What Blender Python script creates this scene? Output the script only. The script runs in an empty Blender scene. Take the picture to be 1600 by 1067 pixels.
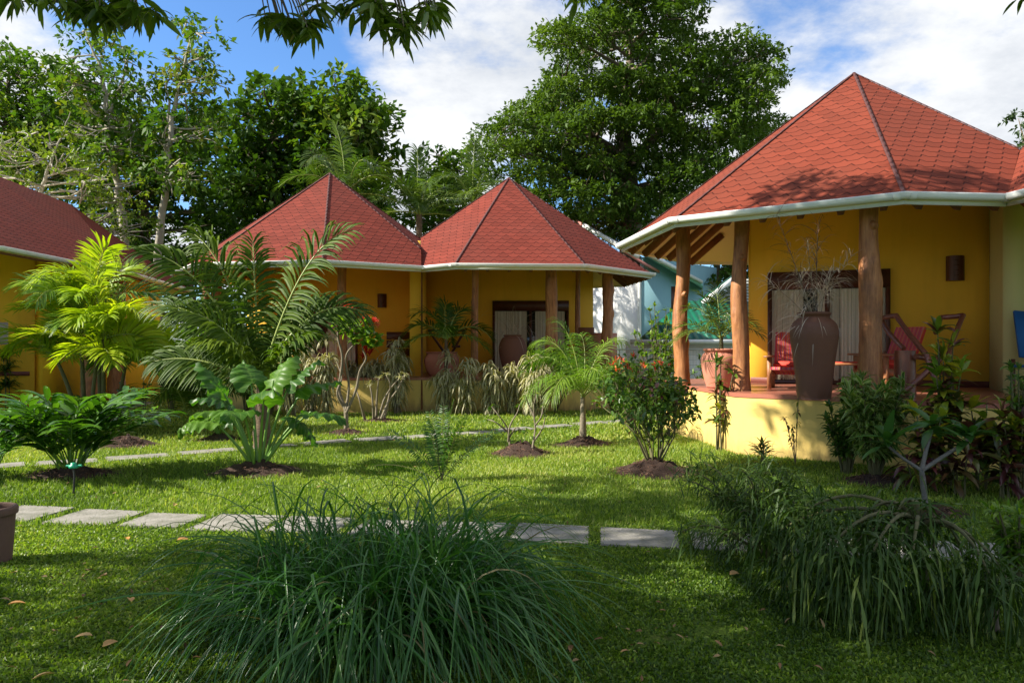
import bpy, bmesh, math, random
import numpy as np
from mathutils import Vector, Matrix
rng = np.random.default_rng(11)
random.seed(11)
SC = bpy.context.scene
COL = SC.collection
F = 1200.0; H = 1.7
rad = math.radians

# ---------------------------------------------------------------- ground
def gz(x, y):
    b = 0.23*np.exp(-(((x-7.5)/4.2)**2+((y-12.0)/4.0)**2))
    u = 0.018*np.sin(x*0.9+1.3)*np.cos(y*0.7+.4)
    return b+u*np.clip((np.asarray(y, float)-1)/4, 0, 1)
def px(x, y, d):
    return np.array([(x-800)/F*d, d, H+(533.5-y)/F*d])
def at(x, y):
    """point of the ground seen at photo pixel x, y"""
    d = H*F/(y-533.5)
    for _ in range(12):
        X = (x-800)/F*d
        d = .5*d+.5*(H-float(gz(X, d)))*F/(y-533.5)
    X = (x-800)/F*d
    return np.array([X, d, float(gz(X, d))])

# ---------------------------------------------------------------- maths
def nrm(a):
    a = np.asarray(a, float)
    return a/np.maximum(np.linalg.norm(a, axis=-1, keepdims=True), 1e-9)
def rdir(n, up=0.0):
    v = rng.normal(size=(n, 3)); v[:, 2] += up
    return nrm(v)
def side_of(D):
    r = rdir(len(D)); return nrm(np.cross(D, r))
def flat_side(D, tilt=.4):
    """side vector mostly level so that the blade faces up"""
    u = np.array([[0, 0, 1.]])+rng.normal(size=D.shape)*tilt
    return nrm(np.cross(D, u))

# ---------------------------------------------------------------- mesh builder
class MB:
    def __init__(s):
        s.V = []; s.F = []; s.A = []; s.n = 0
    def add(s, V, Fc, var=0.5, al=0.0, ac=0.0, mat=0):
        V = np.asarray(V, float).reshape(-1, 3); n = len(V)
        A = np.empty((n, 3)); A[:, 0] = var; A[:, 1] = al; A[:, 2] = ac
        s.V.append(V); s.A.append(A)
        Fc = np.asarray(Fc, int)
        s.F.append((Fc+s.n, mat)); s.n += n
    def build(s, name, mats, parent=None, smooth=True, org=None):
        me = bpy.data.meshes.new(name)
        V = np.concatenate(s.V); A = np.concatenate(s.A)
        if org is None and parent is not None: org = parent.location
        if org is not None: V = V-np.array(org)[None]
        nl = sum(f.size for f, m in s.F); nf = sum(len(f) for f, m in s.F)
        me.vertices.add(len(V)); me.vertices.foreach_set('co', V.ravel())
        me.loops.add(nl); me.polygons.add(nf)
        li = np.concatenate([f.ravel() for f, m in s.F])
        tot = np.concatenate([np.full(len(f), f.shape[1]) for f, m in s.F])
        mi = np.concatenate([np.full(len(f), m) for f, m in s.F])
        st = np.concatenate([[0], np.cumsum(tot)[:-1]])
        me.loops.foreach_set('vertex_index', li.astype(np.int32))
        me.polygons.foreach_set('loop_start', st.astype(np.int32))
        me.polygons.foreach_set('loop_total', tot.astype(np.int32))
        me.polygons.foreach_set('material_index', mi.astype(np.int32))
        if smooth: me.polygons.foreach_set('use_smooth', np.ones(nf, bool))
        for k, nm in enumerate(('var', 'al', 'ac')):
            a = me.attributes.new(nm, 'FLOAT', 'POINT'); a.data.foreach_set('value', A[:, k].astype(np.float32))
        me.update(calc_edges=True)
        if not isinstance(mats, (list, tuple)): mats = [mats]
        for m in mats: me.materials.append(m)
        o = bpy.data.objects.new(name, me); COL.objects.link(o)
        if parent is not None: o.parent = parent
        elif org is not None: o.location = org
        return o

P_LANCE = lambda t: np.sin(np.pi*np.clip(t, 0, 1)**.75)**.8*.98+.02
P_STRAP = lambda t: np.clip(np.minimum(.55+2.2*t, 1)*np.minimum(1, 3.0*(1-t)), .03, 1)
P_OVAL = lambda t: np.sin(np.pi*np.clip(t*.94+.03, 0, 1))**.62
P_BLADE = lambda t: np.clip(1-t, .04, 1)**.6

def strips(mb, P, D, L, W, K=3, droop=.5, S=None, prof=P_LANCE, fold=0.0, var=None, mat=0, wave=0., tilt=.4, lat=None):
    P = np.asarray(P, float); D = nrm(D); N = len(P)
    if N == 0: return
    L = np.broadcast_to(np.asarray(L, float), (N,)); W = np.broadcast_to(np.asarray(W, float), (N,))
    droop = np.broadcast_to(np.asarray(droop, float), (N,))
    if S is None: S = flat_side(D, tilt)
    c = 3 if fold else 2
    pos = P.copy(); out = np.empty((N, K+1, c, 3)); d = D.copy(); al = np.empty((N, K+1, c)); ac = np.empty((N, K+1, c))
    for k in range(K+1):
        t = k/K
        w = (W*prof(t)/2)[:, None]
        nn = nrm(np.cross(S, d)); nn = nn*np.where(nn[:, 2:3] < 0, -1, 1)
        wv = (rng.normal(size=(N, 1))*wave) if wave else 0
        out[:, k, 0] = pos-S*w+nn*(w*fold+wv*w)
        if c == 3: out[:, k, 1] = pos
        out[:, k, -1] = pos+S*w+nn*(w*fold-wv*w)
        al[:, k] = t; ac[:, k, 0] = -1; ac[:, k, -1] = 1
        if c == 3: ac[:, k, 1] = 0
        if k < K:
            d = nrm(D+np.array([0, 0, -1.])*(droop*((k+.5)/K)**1.3*1.6)[:, None]+(0 if lat is None else lat*((k+.5)/K)))
            pos = pos+d*(L/K)[:, None]
    base = (np.arange(N)*(K+1)*c)[:, None, None]
    kk = (np.arange(K)*c)[None, :, None]; cc = np.arange(c-1)[None, None, :]
    a = (base+kk+cc).ravel()
    Fc = np.stack([a, a+1, a+1+c, a+c], 1)
    if var is None: var = rng.random(N)
    var = np.repeat(np.broadcast_to(np.asarray(var, float), (N,)), (K+1)*c)
    mb.add(out.reshape(-1, 3), Fc, var, al.ravel(), ac.ravel(), mat)

def diamonds(mb, P, D, L, W, bend=.25, S=None, var=None, mat=0, tilt=.5):
    P = np.asarray(P, float); D = nrm(D); N = len(P)
    L = np.broadcast_to(np.asarray(L, float), (N,))[:, None]; W = np.broadcast_to(np.asarray(W, float), (N,))[:, None]
    if S is None: S = flat_side(D, tilt)
    tip = P+D*L; tip[:, 2:3] -= bend*L
    V = np.stack([P, P+D*L*.45-S*W/2, tip, P+D*L*.45+S*W/2], 1)
    Fc = np.arange(N*4).reshape(N, 4)
    if var is None: var = rng.random(N)
    var = np.repeat(np.broadcast_to(np.asarray(var, float), (N,)), 4)
    al = np.tile([0, .5, 1, .5], N); ac = np.tile([0, -1, 0, 1], N)
    mb.add(V.reshape(-1, 3), Fc, var, al, ac, mat)

def tube(mb, pts, r, sides=8, mat=0, var=.5, cap=True, rough=0.):
    pts = np.asarray(pts, float); n = len(pts); r = np.atleast_1d(np.asarray(r, float))
    r = np.interp(np.linspace(0, 1, n), np.linspace(0, 1, len(r)), r) if len(r) > 1 else np.full(n, r[0])
    T = nrm(np.gradient(pts, axis=0))
    ref = np.array([1, 0, 0.]) if abs(T[0, 0]) < .8 else np.array([0, 1., 0])
    U = nrm(ref-np.sum(T*ref, 1)[:, None]*T); Wv = np.cross(T, U)
    a = np.linspace(0, 2*np.pi, sides, endpoint=False)
    rr = r[:, None]*(1+rough*rng.normal(size=(n, sides)))
    V = pts[:, None]+rr[:, :, None]*(np.cos(a)[None, :, None]*U[:, None]+np.sin(a)[None, :, None]*Wv[:, None])
    i = np.arange(n-1)[:, None]*sides; j = np.arange(sides)[None]
    q = np.stack([i+j, i+(j+1) % sides, i+sides+(j+1) % sides, i+sides+j], -1).reshape(-1, 4)
    al = np.repeat(np.linspace(0, 1, n), sides)
    mb.add(V.reshape(-1, 3), q, var, al, 0, mat)
    if cap:
        mb.add(V[-1], np.arange(sides)[None], var, 1, 0, mat)
        mb.add(V[0], np.arange(sides)[::-1][None], var, 0, 0, mat)

def curve3(p0, p1, p2, n=8):
    t = np.linspace(0, 1, n)[:, None]; p0, p1, p2 = map(lambda a: np.asarray(a, float), (p0, p1, p2))
    return (1-t)**2*p0+2*t*(1-t)*p1+t*t*p2

def catmull(P, n=6):
    P = np.asarray(P, float); P = np.vstack([2*P[0]-P[1], P, 2*P[-1]-P[-2]]); out = []
    for i in range(1, len(P)-2):
        t = np.linspace(0, 1, n, endpoint=(i == len(P)-3))[:, None]
        a, b, c, d = P[i-1:i+3]
        out.append(.5*(2*b+(c-a)*t+(2*a-5*b+4*c-d)*t*t+(3*b-a-3*c+d)*t**3))
    return np.vstack(out)

def box(mb, c, s, M=None, mat=0, var=.5):
    """box centred at c, full sizes s, M 3x3 rotation"""
    V = np.array([[x, y, z] for x in (-.5, .5) for y in (-.5, .5) for z in (-.5, .5)])*np.array(s)
    if M is not None: V = V@np.asarray(M).T
    Fc = [[0, 1, 3, 2], [4, 6, 7, 5], [0, 4, 5, 1], [2, 3, 7, 6], [0, 2, 6, 4], [1, 5, 7, 3]]
    mb.add(V+np.array(c), Fc, var, 0, 0, mat)
def rz(a):
    c, s = math.cos(a), math.sin(a); return np.array([[c, -s, 0], [s, c, 0], [0, 0, 1.]])
def bar(mb, p0, p1, w, h, up=(0, 0, 1), mat=0, var=.5):
    """box between two points, w across, h along up"""
    p0 = np.array(p0, float); p1 = np.array(p1, float); d = nrm(p1-p0)
    s = nrm(np.cross(d, up)); u = np.cross(s, d)
    box(mb, (p0+p1)/2, (np.linalg.norm(p1-p0), w, h), np.stack([d, s, u], 1), mat, var)
def lathe(mb, prof, c, n=32, mat=0, wob=0):
    prof = np.asarray(prof, float); m = len(prof); a = np.linspace(0, 2*np.pi, n, endpoint=False)
    r = prof[:, 0][:, None]*(1+wob*np.sin(2*a+1)[None])
    V = np.stack([r*np.cos(a), r*np.sin(a), np.repeat(prof[:, 1][:, None], n, 1)], -1)+np.array(c)
    i = np.arange(m-1)[:, None]*n; j = np.arange(n)[None]
    q = np.stack([i+j, i+(j+1) % n, i+n+(j+1) % n, i+n+j], -1).reshape(-1, 4)
    mb.add(V.reshape(-1, 3), q, .5, np.repeat(np.linspace(0, 1, m), n), 0, mat)
def prism(mb, poly, z0, z1, mat=0, side=True, top=True, bottom=True, matside=None):
    poly = np.asarray(poly, float)[:, :2]; n = len(poly)
    lo = np.c_[poly, np.full(n, z0)]; hi = np.c_[poly, np.full(n, z1)]
    if top: mb.add(hi, [list(range(n))], mat=mat)
    if bottom: mb.add(lo, [list(range(n))[::-1]], mat=mat)
    if side:
        i = np.arange(n); j = (i+1) % n
        mb.add(np.vstack([lo, hi]), np.stack([i, j, j+n, i+n], 1), mat=mat if matside is None else matside)

# ---------------------------------------------------------------- objects
def thing(name, label, cat, loc, group=None, kind=None):
    o = bpy.data.objects.new(name, None); o.empty_display_size = .2
    o.location = tuple(float(v) for v in loc); COL.objects.link(o)
    return tag(o, label, cat, group, kind)
def tag(o, label=None, cat=None, group=None, kind=None):
    if label: o['label'] = label
    if cat: o['category'] = cat
    if group: o['group'] = group
    if kind: o['kind'] = kind
    return o

# ---------------------------------------------------------------- materials
def newmat(name):
    m = bpy.data.materials.new(name); m.use_nodes = True; nt = m.node_tree
    for n in list(nt.nodes): nt.nodes.remove(n)
    out = nt.nodes.new('ShaderNodeOutputMaterial')
    return m, nt, out
def N(nt, typ, **kw):
    n = nt.nodes.new(typ)
    for k, v in kw.items(): setattr(n, k, v)
    return n
def lk(nt, a, b): nt.links.new(a, b)
def ramp(nt, fac, stops):
    r = N(nt, 'ShaderNodeValToRGB'); e = r.color_ramp.elements
    while len(e) < len(stops): e.new(.5)
    for i, (p, c) in enumerate(stops): e[i].position = p; e[i].color = (*c, 1)
    lk(nt, fac, r.inputs[0]); return r.outputs[0]
def mixc(nt, fac, a, b, mode='MIX'):
    m = N(nt, 'ShaderNodeMix', data_type='RGBA', blend_type=mode)
    for s, v in ((m.inputs[0], fac), (m.inputs[6], a), (m.inputs[7], b)):
        if isinstance(v, bpy.types.NodeSocket): lk(nt, v, s)
        elif isinstance(v, (int, float)): s.default_value = v
        else: s.default_value = (*v, 1)
    return m.outputs[2]
def math_(nt, op, a, b=None, c=None, clamp=False):
    m = N(nt, 'ShaderNodeMath', operation=op, use_clamp=clamp)
    for i, v in enumerate((a, b, c)):
        if v is None: continue
        if isinstance(v, bpy.types.NodeSocket): lk(nt, v, m.inputs[i])
        else: m.inputs[i].default_value = v
    return m.outputs[0]
def noise(nt, vec, scale, detail=4, rough=.55):
    n = N(nt, 'ShaderNodeTexNoise'); n.inputs['Scale'].default_value = scale; n.inputs['Detail'].default_value = detail
    n.inputs['Roughness'].default_value = rough
    if vec is not None: lk(nt, vec, n.inputs['Vector'])
    return n.outputs['Fac']
def coords(nt, scale=(1, 1, 1), obj=True):
    t = N(nt, 'ShaderNodeTexCoord'); m = N(nt, 'ShaderNodeMapping'); m.inputs['Scale'].default_value = scale
    lk(nt, t.outputs['Object' if obj else 'Generated'], m.inputs['Vector']); return m.outputs[0]
def attr(nt, name):
    a = N(nt, 'ShaderNodeAttribute'); a.attribute_name = name; return a.outputs['Fac']
def bump(nt, h, strength=.3, dist=.02):
    b = N(nt, 'ShaderNodeBump'); b.inputs['Strength'].default_value = strength; b.inputs['Distance'].default_value = dist
    lk(nt, h, b.inputs['Height']); return b.outputs[0]
def pbsdf(nt, out, col, rough=.6, normal=None, spec=.5, metal=0):
    p = N(nt, 'ShaderNodeBsdfPrincipled')
    if isinstance(col, bpy.types.NodeSocket): lk(nt, col, p.inputs['Base Color'])
    else: p.inputs['Base Color'].default_value = (*col, 1)
    if isinstance(rough, bpy.types.NodeSocket): lk(nt, rough, p.inputs['Roughness'])
    else: p.inputs['Roughness'].default_value = rough
    p.inputs['Specular IOR Level'].default_value = spec; p.inputs['Metallic'].default_value = metal
    if normal is not None: lk(nt, normal, p.inputs['Normal'])
    if out is not None: lk(nt, p.outputs[0], out.inputs[0])
    return p
def leafmat(name, stops, trans=.35, rough=.45, edge=None, tcol=(1.5, 1.6, .5), spec=.4, vein=0.0):
    m, nt, out = newmat(name)
    n = len(stops); c = ramp(nt, attr(nt, 'var'), [((i+.0)/max(n-1, 1), s) for i, s in enumerate(stops)])
    if edge:
        col, start = edge
        a = math_(nt, 'ABSOLUTE', attr(nt, 'ac'))
        f = math_(nt, 'GREATER_THAN', a, start)
        c = mixc(nt, f, c, col)
    if vein:
        a = math_(nt, 'ABSOLUTE', attr(nt, 'ac'))
        st = math_(nt, 'SINE', math_(nt, 'MULTIPLY', math_(nt, 'SUBTRACT', attr(nt, 'al'), math_(nt, 'MULTIPLY', a, .18)), 60.))
        f = math_(nt, 'GREATER_THAN', st, .86)
        mid = math_(nt, 'LESS_THAN', a, .06)
        f = math_(nt, 'MAXIMUM', f, mid)
        c = mixc(nt, math_(nt, 'MULTIPLY', f, vein), c, (.35, .5, .12))
    p = pbsdf(nt, None, c, rough, spec=spec)
    t = N(nt, 'ShaderNodeBsdfTranslucent'); lk(nt, mixc(nt, 1.0, c, tcol, 'MULTIPLY'), t.inputs[0])
    mx = N(nt, 'ShaderNodeMixShader'); mx.inputs[0].default_value = trans
    lk(nt, p.outputs[0], mx.inputs[1]); lk(nt, t.outputs[0], mx.inputs[2]); lk(nt, mx.outputs[0], out.inputs[0])
    return m
def barkmat(name, c1, c2, sc=(6, 6, 1.2), b=.5, rough=.85, dist=.02):
    m, nt, out = newmat(name); v = coords(nt, sc); f = noise(nt, v, 3, 6, .65)
    v2 = coords(nt, (1, 1, 1)); f2 = noise(nt, v2, 1.7, 3)
    c = ramp(nt, f, [(.3, c1), (.72, c2)])
    c = mixc(nt, math_(nt, 'MULTIPLY', f2, .5), c, tuple(x*.55 for x in c1))
    pbsdf(nt, out, c, rough, bump(nt, f, b, dist)); return m
def paint(name, col, dirt=.25, rough=.8, bs=.15, sc=1.0, base_dirt=False, moss=0):
    m, nt, out = newmat(name); v = coords(nt)
    f = noise(nt, v, 1.3*sc, 5, .6); f2 = noise(nt, v, 60*sc, 3)
    v3 = coords(nt, (5, 5, .5)); f3 = noise(nt, v3, 1.2, 4); f2 = math_(nt, 'ADD', math_(nt, 'MULTIPLY', f2, .5), math_(nt, 'MULTIPLY', noise(nt, v, 9*sc, 4), 1.2))
    c = mixc(nt, math_(nt, 'MULTIPLY', math_(nt, 'SUBTRACT', f, .35, clamp=True), dirt*2), col, tuple(x*.62 for x in col))
    c = mixc(nt, math_(nt, 'MULTIPLY', math_(nt, 'SUBTRACT', f3, .52, clamp=True), dirt*3), c, tuple(x*.6 for x in col))
    if base_dirt:   # soil splashed up by the rain, ragged upper edge
        t = N(nt, 'ShaderNodeTexCoord'); z = N(nt, 'ShaderNodeSeparateXYZ'); lk(nt, t.outputs['Object'], z.inputs[0])
        e = math_(nt, 'SUBTRACT', math_(nt, 'MULTIPLY', noise(nt, coords(nt, (6, 6, 2)), 1.5, 5, .7), .62), z.outputs[2])
        c = mixc(nt, math_(nt, 'MULTIPLY', e, 2.2, clamp=True), c, (.16, .10, .05))
    if moss:
        fm = noise(nt, coords(nt), 7, 5, .7); c = mixc(nt, math_(nt, 'MULTIPLY', math_(nt, 'SUBTRACT', fm, .48, clamp=True), moss*5, clamp=True), c, (.07, .085, .03))
    pbsdf(nt, out, c, rough, bump(nt, f2, bs, .01)); return m
def plain(name, col, rough=.5, spec=.5, metal=0, nz=0.0):
    m, nt, out = newmat(name)
    if nz:
        f = noise(nt, coords(nt), 9, 4); col = mixc(nt, math_(nt, 'MULTIPLY', f, nz), col, tuple(x*.5 for x in col))
    pbsdf(nt, out, col, rough, spec=spec, metal=metal); return m

def shingle(name, base, w=.235, h=.165):
    m, nt, out = newmat(name)
    uv = N(nt, 'ShaderNodeUVMap'); uv.uv_map = 'UVMap'; sp = N(nt, 'ShaderNodeSeparateXYZ'); lk(nt, uv.outputs[0], sp.inputs[0])
    gnoise = noise(nt, coords(nt), 3.5, 3)
    u = math_(nt, 'DIVIDE', sp.outputs[0], w)
    u = math_(nt, 'ADD', u, math_(nt, 'MULTIPLY', gnoise, .12))
    v = math_(nt, 'DIVIDE', math_(nt, 'ADD', sp.outputs[1], math_(nt, 'MULTIPLY', math_(nt, 'SUBTRACT', gnoise, .5), .035)), h)
    row = math_(nt, 'FLOOR', v); fv = math_(nt, 'FRACT', v)
    def off(rw):   # half-shift on odd rows
        return math_(nt, 'MULTIPLY', math_(nt, 'FLOORED_MODULO', rw, 2.), .5)
    fu = math_(nt, 'FRACT', math_(nt, 'ADD', u, off(row)))
    # trapezoid bottom edge: hangs down in the middle, steps up to the sides
    e = math_(nt, 'MULTIPLY', math_(nt, 'SUBTRACT', math_(nt, 'ABSOLUTE', math_(nt, 'SUBTRACT', fu, .5)), .24, clamp=True), 1.7)
    inn = math_(nt, 'GREATER_THAN', fv, e)
    rw = math_(nt, 'SUBTRACT', row, math_(nt, 'SUBTRACT', 1., inn))
    cell = math_(nt, 'FLOOR', math_(nt, 'ADD', u, off(rw)))
    cv = N(nt, 'ShaderNodeCombineXYZ'); lk(nt, cell, cv.inputs[0]); lk(nt, rw, cv.inputs[1])
    wn = N(nt, 'ShaderNodeTexWhiteNoise', noise_dimensions='2D'); lk(nt, cv.outputs[0], wn.inputs['Vector'])
    dist = math_(nt, 'ABSOLUTE', math_(nt, 'SUBTRACT', fv, e))
    line = math_(nt, 'SUBTRACT', 1., math_(nt, 'DIVIDE', dist, .15), clamp=True)
    # height rises towards the lower edge of every shingle
    fin = math_(nt, 'SUBTRACT', 1., math_(nt, 'ABSOLUTE', math_(nt, 'SUBTRACT', fv, e)))
    g2 = noise(nt, coords(nt), 260, 2); big = noise(nt, coords(nt), .7, 4)
    c = mixc(nt, wn.outputs[0], tuple(x*.86 for x in base), tuple(min(1, x*1.16) for x in base))
    c = mixc(nt, math_(nt, 'MULTIPLY', g2, .35), c, tuple(x*.5 for x in base))
    c = mixc(nt, math_(nt, 'MULTIPLY', math_(nt, 'SUBTRACT', big, .45, clamp=True), 1.3), c, (base[0]*.7, base[1]*1.1, base[2]*1.3))
    c = mixc(nt, math_(nt, 'MULTIPLY', line, .95), c, tuple(x*.13 for x in base))
    hh = math_(nt, 'ADD', math_(nt, 'MULTIPLY', fin, .5), math_(nt, 'MULTIPLY', line, -.9))
    pbsdf(nt, out, c, .85, bump(nt, hh, .6, .012), spec=.12); return m

M = {}
M['shingle'] = shingle('red shingle', (.18, .037, .020))
M['shingle_fine'] = shingle('red shingle fine', (.175, .034, .022))
M['hip'] = paint('hip cap', (.075, .018, .015), .3)
M['yellow'] = paint('yellow wall paint', (.92, .53, .04), .26, .75)
M['yellow_pale'] = paint('pale yellow base paint', (.74, .53, .15), .3, .8, base_dirt=True)
M['orange'] = paint('bounce lit yellow paint', (.96, .56, .025), .22, .75)  # wall yellow made brighter and more orange in place of bounce light
M['olive'] = paint('pale olive paint', (.55, .50, .20), .15, .75)
M['white'] = paint('white pvc', (.76, .78, .76), .42, .35, .02)
M['soffit'] = paint('cream soffit boards', (.80, .70, .52), .15, .7)
M['beam'] = barkmat('brown stained timber', (.16, .055, .02), (.26, .10, .035), (2, 2, 2), .2)
def logmat():
    m, nt, out = newmat('oiled bare log'); v = coords(nt, (9, 9, 1.1)); f = noise(nt, v, 2.4, 8, .7); g = noise(nt, coords(nt, (2.2, 2.2, 1.6)), 1.4, 4, .6)
    cr = noise(nt, coords(nt, (30, 30, .9)), 1.6, 5, .7)
    c = ramp(nt, f, [(.28, (.13, .045, .015)), (.45, (.30, .115, .038)), (.62, (.44, .19, .07)), (.8, (.54, .29, .13))])
    c = mixc(nt, math_(nt, 'MULTIPLY', math_(nt, 'SUBTRACT', g, .5, clamp=True), 3.0, clamp=True), c, (.12, .045, .02))
    c = mixc(nt, math_(nt, 'MULTIPLY', math_(nt, 'SUBTRACT', cr, .62, clamp=True), 9., clamp=True), c, (.05, .02, .01))
    pbsdf(nt, out, c, .55, bump(nt, math_(nt, 'SUBTRACT', f, math_(nt, 'MULTIPLY', math_(nt, 'SUBTRACT', cr, .6, clamp=True), 2.)), .55, .015)); return m
M['post'] = logmat()
M['darkwood'] = barkmat('dark hardwood', (.075, .022, .012), (.13, .04, .02), (3, 3, 3), .2, .45)
M['tile'] = paint('red terrace tile', (.36, .13, .085), .3, .3)
M['skirt'] = paint('maroon skirting', (.16, .045, .03), .2, .5)
M['glass'] = plain('dark window glass', (.03, .035, .03), .08, .8)
M['curtain'] = None
M['black'] = plain('black iron', (.02, .02, .02), .5)
def curtain_mat():
    m, nt, out = newmat('cream curtain'); f = noise(nt, coords(nt, (14, 14, .2)), 3, 3)
    c = ramp(nt, f, [(.3, (.45, .40, .30)), (.7, (.66, .61, .48))]); pbsdf(nt, out, c, .9); return m
M['curtain'] = curtain_mat()

# ---------------------------------------------------------------- roofs
def octa(C, R, th0):
    return [np.array([C[0]+R*math.cos(rad(th0+45*k)), C[1]+R*math.sin(rad(th0+45*k))]) for k in range(8)]
def cone_roof(root, C, poly, zg, apexes, planes, mat, name='roof'):
    """poly: eave corners (ccw); apexes: for each eave edge the ridge point(s)"""
    bm = bmesh.new(); uvl = bm.loops.layers.uv.new('UVMap')
    n = len(poly); T = .07
    def face(pts, mi, uv):
        vs = [bm.verts.new(p) for p in pts]; f = bm.faces.new(vs); f.material_index = mi
        if uv is not None:
            o, eu, ev = uv
            for l in f.loops:
                d = l.vert.co-o; l[uvl].uv = (d.dot(eu), d.dot(ev))
        return f
    for k in range(n):
        a = Vector((*poly[k], zg)); b = Vector((*poly[(k+1) % n], zg)); ap = [Vector(p) for p in apexes[k]]
        eu = (b-a).normalized(); nn = eu.cross(ap[0]-a).normalized(); ev = nn.cross(eu)
        face([a, b]+ap, 0, ((a+b)/2, eu, ev))
        dn = Vector((0, 0, -T))
        face([p+dn for p in reversed([a, b]+ap)], 1, None)
        face([a+dn, b+dn, b, a], 1, None)
    for (p, no) in planes:
        bmesh.ops.bisect_plane(bm, geom=bm.verts[:]+bm.edges[:]+bm.faces[:], plane_co=p, plane_no=no, clear_outer=True)
    me = bpy.data.meshes.new(name); org = root.location
    bmesh.ops.translate(bm, verts=bm.verts, vec=-org)
    bm.to_mesh(me); bm.free()
    me.materials.append(mat); me.materials.append(M['soffit'])
    o = bpy.data.objects.new(name, me); COL.objects.link(o); o.parent = root
    return o
def clip_seg(a, b, planes):
    t0, t1 = 0., 1.
    for p, no in planes:
        da = float(np.dot(a[:2]-np.array(p)[:2], np.array(no)[:2])); db = float(np.dot(b[:2]-np.array(p)[:2], np.array(no)[:2]))
        if da > 0 and db > 0: return None
        if da > 0: t0 = max(t0, da/(da-db))
        elif db > 0: t1 = min(t1, da/(da-db))
    return (a+(b-a)*t0, a+(b-a)*t1) if t1 > t0+1e-4 else None
def gutter(root, pts, z, closed_out, mat='white'):
    """half-round gutter swept along pts (outside on the right-hand side)"""
    pts = [np.array(p[:2], float) for p in pts]; n = len(pts)
    prof = [(.0, .0)]+[(.065+.065*math.cos(a), -.02-.085*math.sin(a)) for a in np.linspace(math.pi, 0, 9)]+[(.137, .004), (.13, .008), (.122, -.01)]
    prof += [(.065+.053*math.cos(a), -.022-.07*math.sin(a)) for a in np.linspace(0, math.pi, 7)]
    prof = [(x*.8, zz*.76) for x, zz in prof]
    m = len(prof); V = []
    nr = []
    for i in range(n-1):
        d = nrm(pts[i+1]-pts[i]); nr.append(np.array([d[1], -d[0]]))
    for i in range(n):
        if i == 0: o = nr[0]
        elif i == n-1: o = nr[-1]
        else:
            o = nr[i-1]+nr[i]; o = o/np.dot(o, nr[i])
        for (x, zz) in prof: V.append([pts[i][0]+o[0]*x, pts[i][1]+o[1]*x, z+zz])
    Fc = []
    for i in range(n-1):
        for j in range(m-1): Fc.append([i*m+j, i*m+j+1, (i+1)*m+j+1, (i+1)*m+j])
    mb = MB(); mb.add(V, Fc)
    o = mb.build('gutter', M[mat], root)
    # joint sleeves
    for i in range(n-1):
        L = np.linalg.norm(pts[i+1]-pts[i]); d = nrm(pts[i+1]-pts[i])
        for s in ([.06, L-.06] if L > .5 else [])+([L*.5] if L > 1.5 else []):
            c = pts[i]+d*s
            jb = MB(); V = []
            for e in (-.04, .04):
                for a in np.linspace(math.pi, 0, 9):
                    x = (.065+.074*math.cos(a))*.8; zz = (-.02-.096*math.sin(a))*.76
                    V.append([c[0]+d[0]*e+nr[i][0]*x, c[1]+d[1]*e+nr[i][1]*x, z+zz])
            jb.add(V, [[j, j+1, j+10, j+9] for j in range(8)])
            jb.build('gutter_joint', M[mat], o, org=root.location)
    return o
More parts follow.
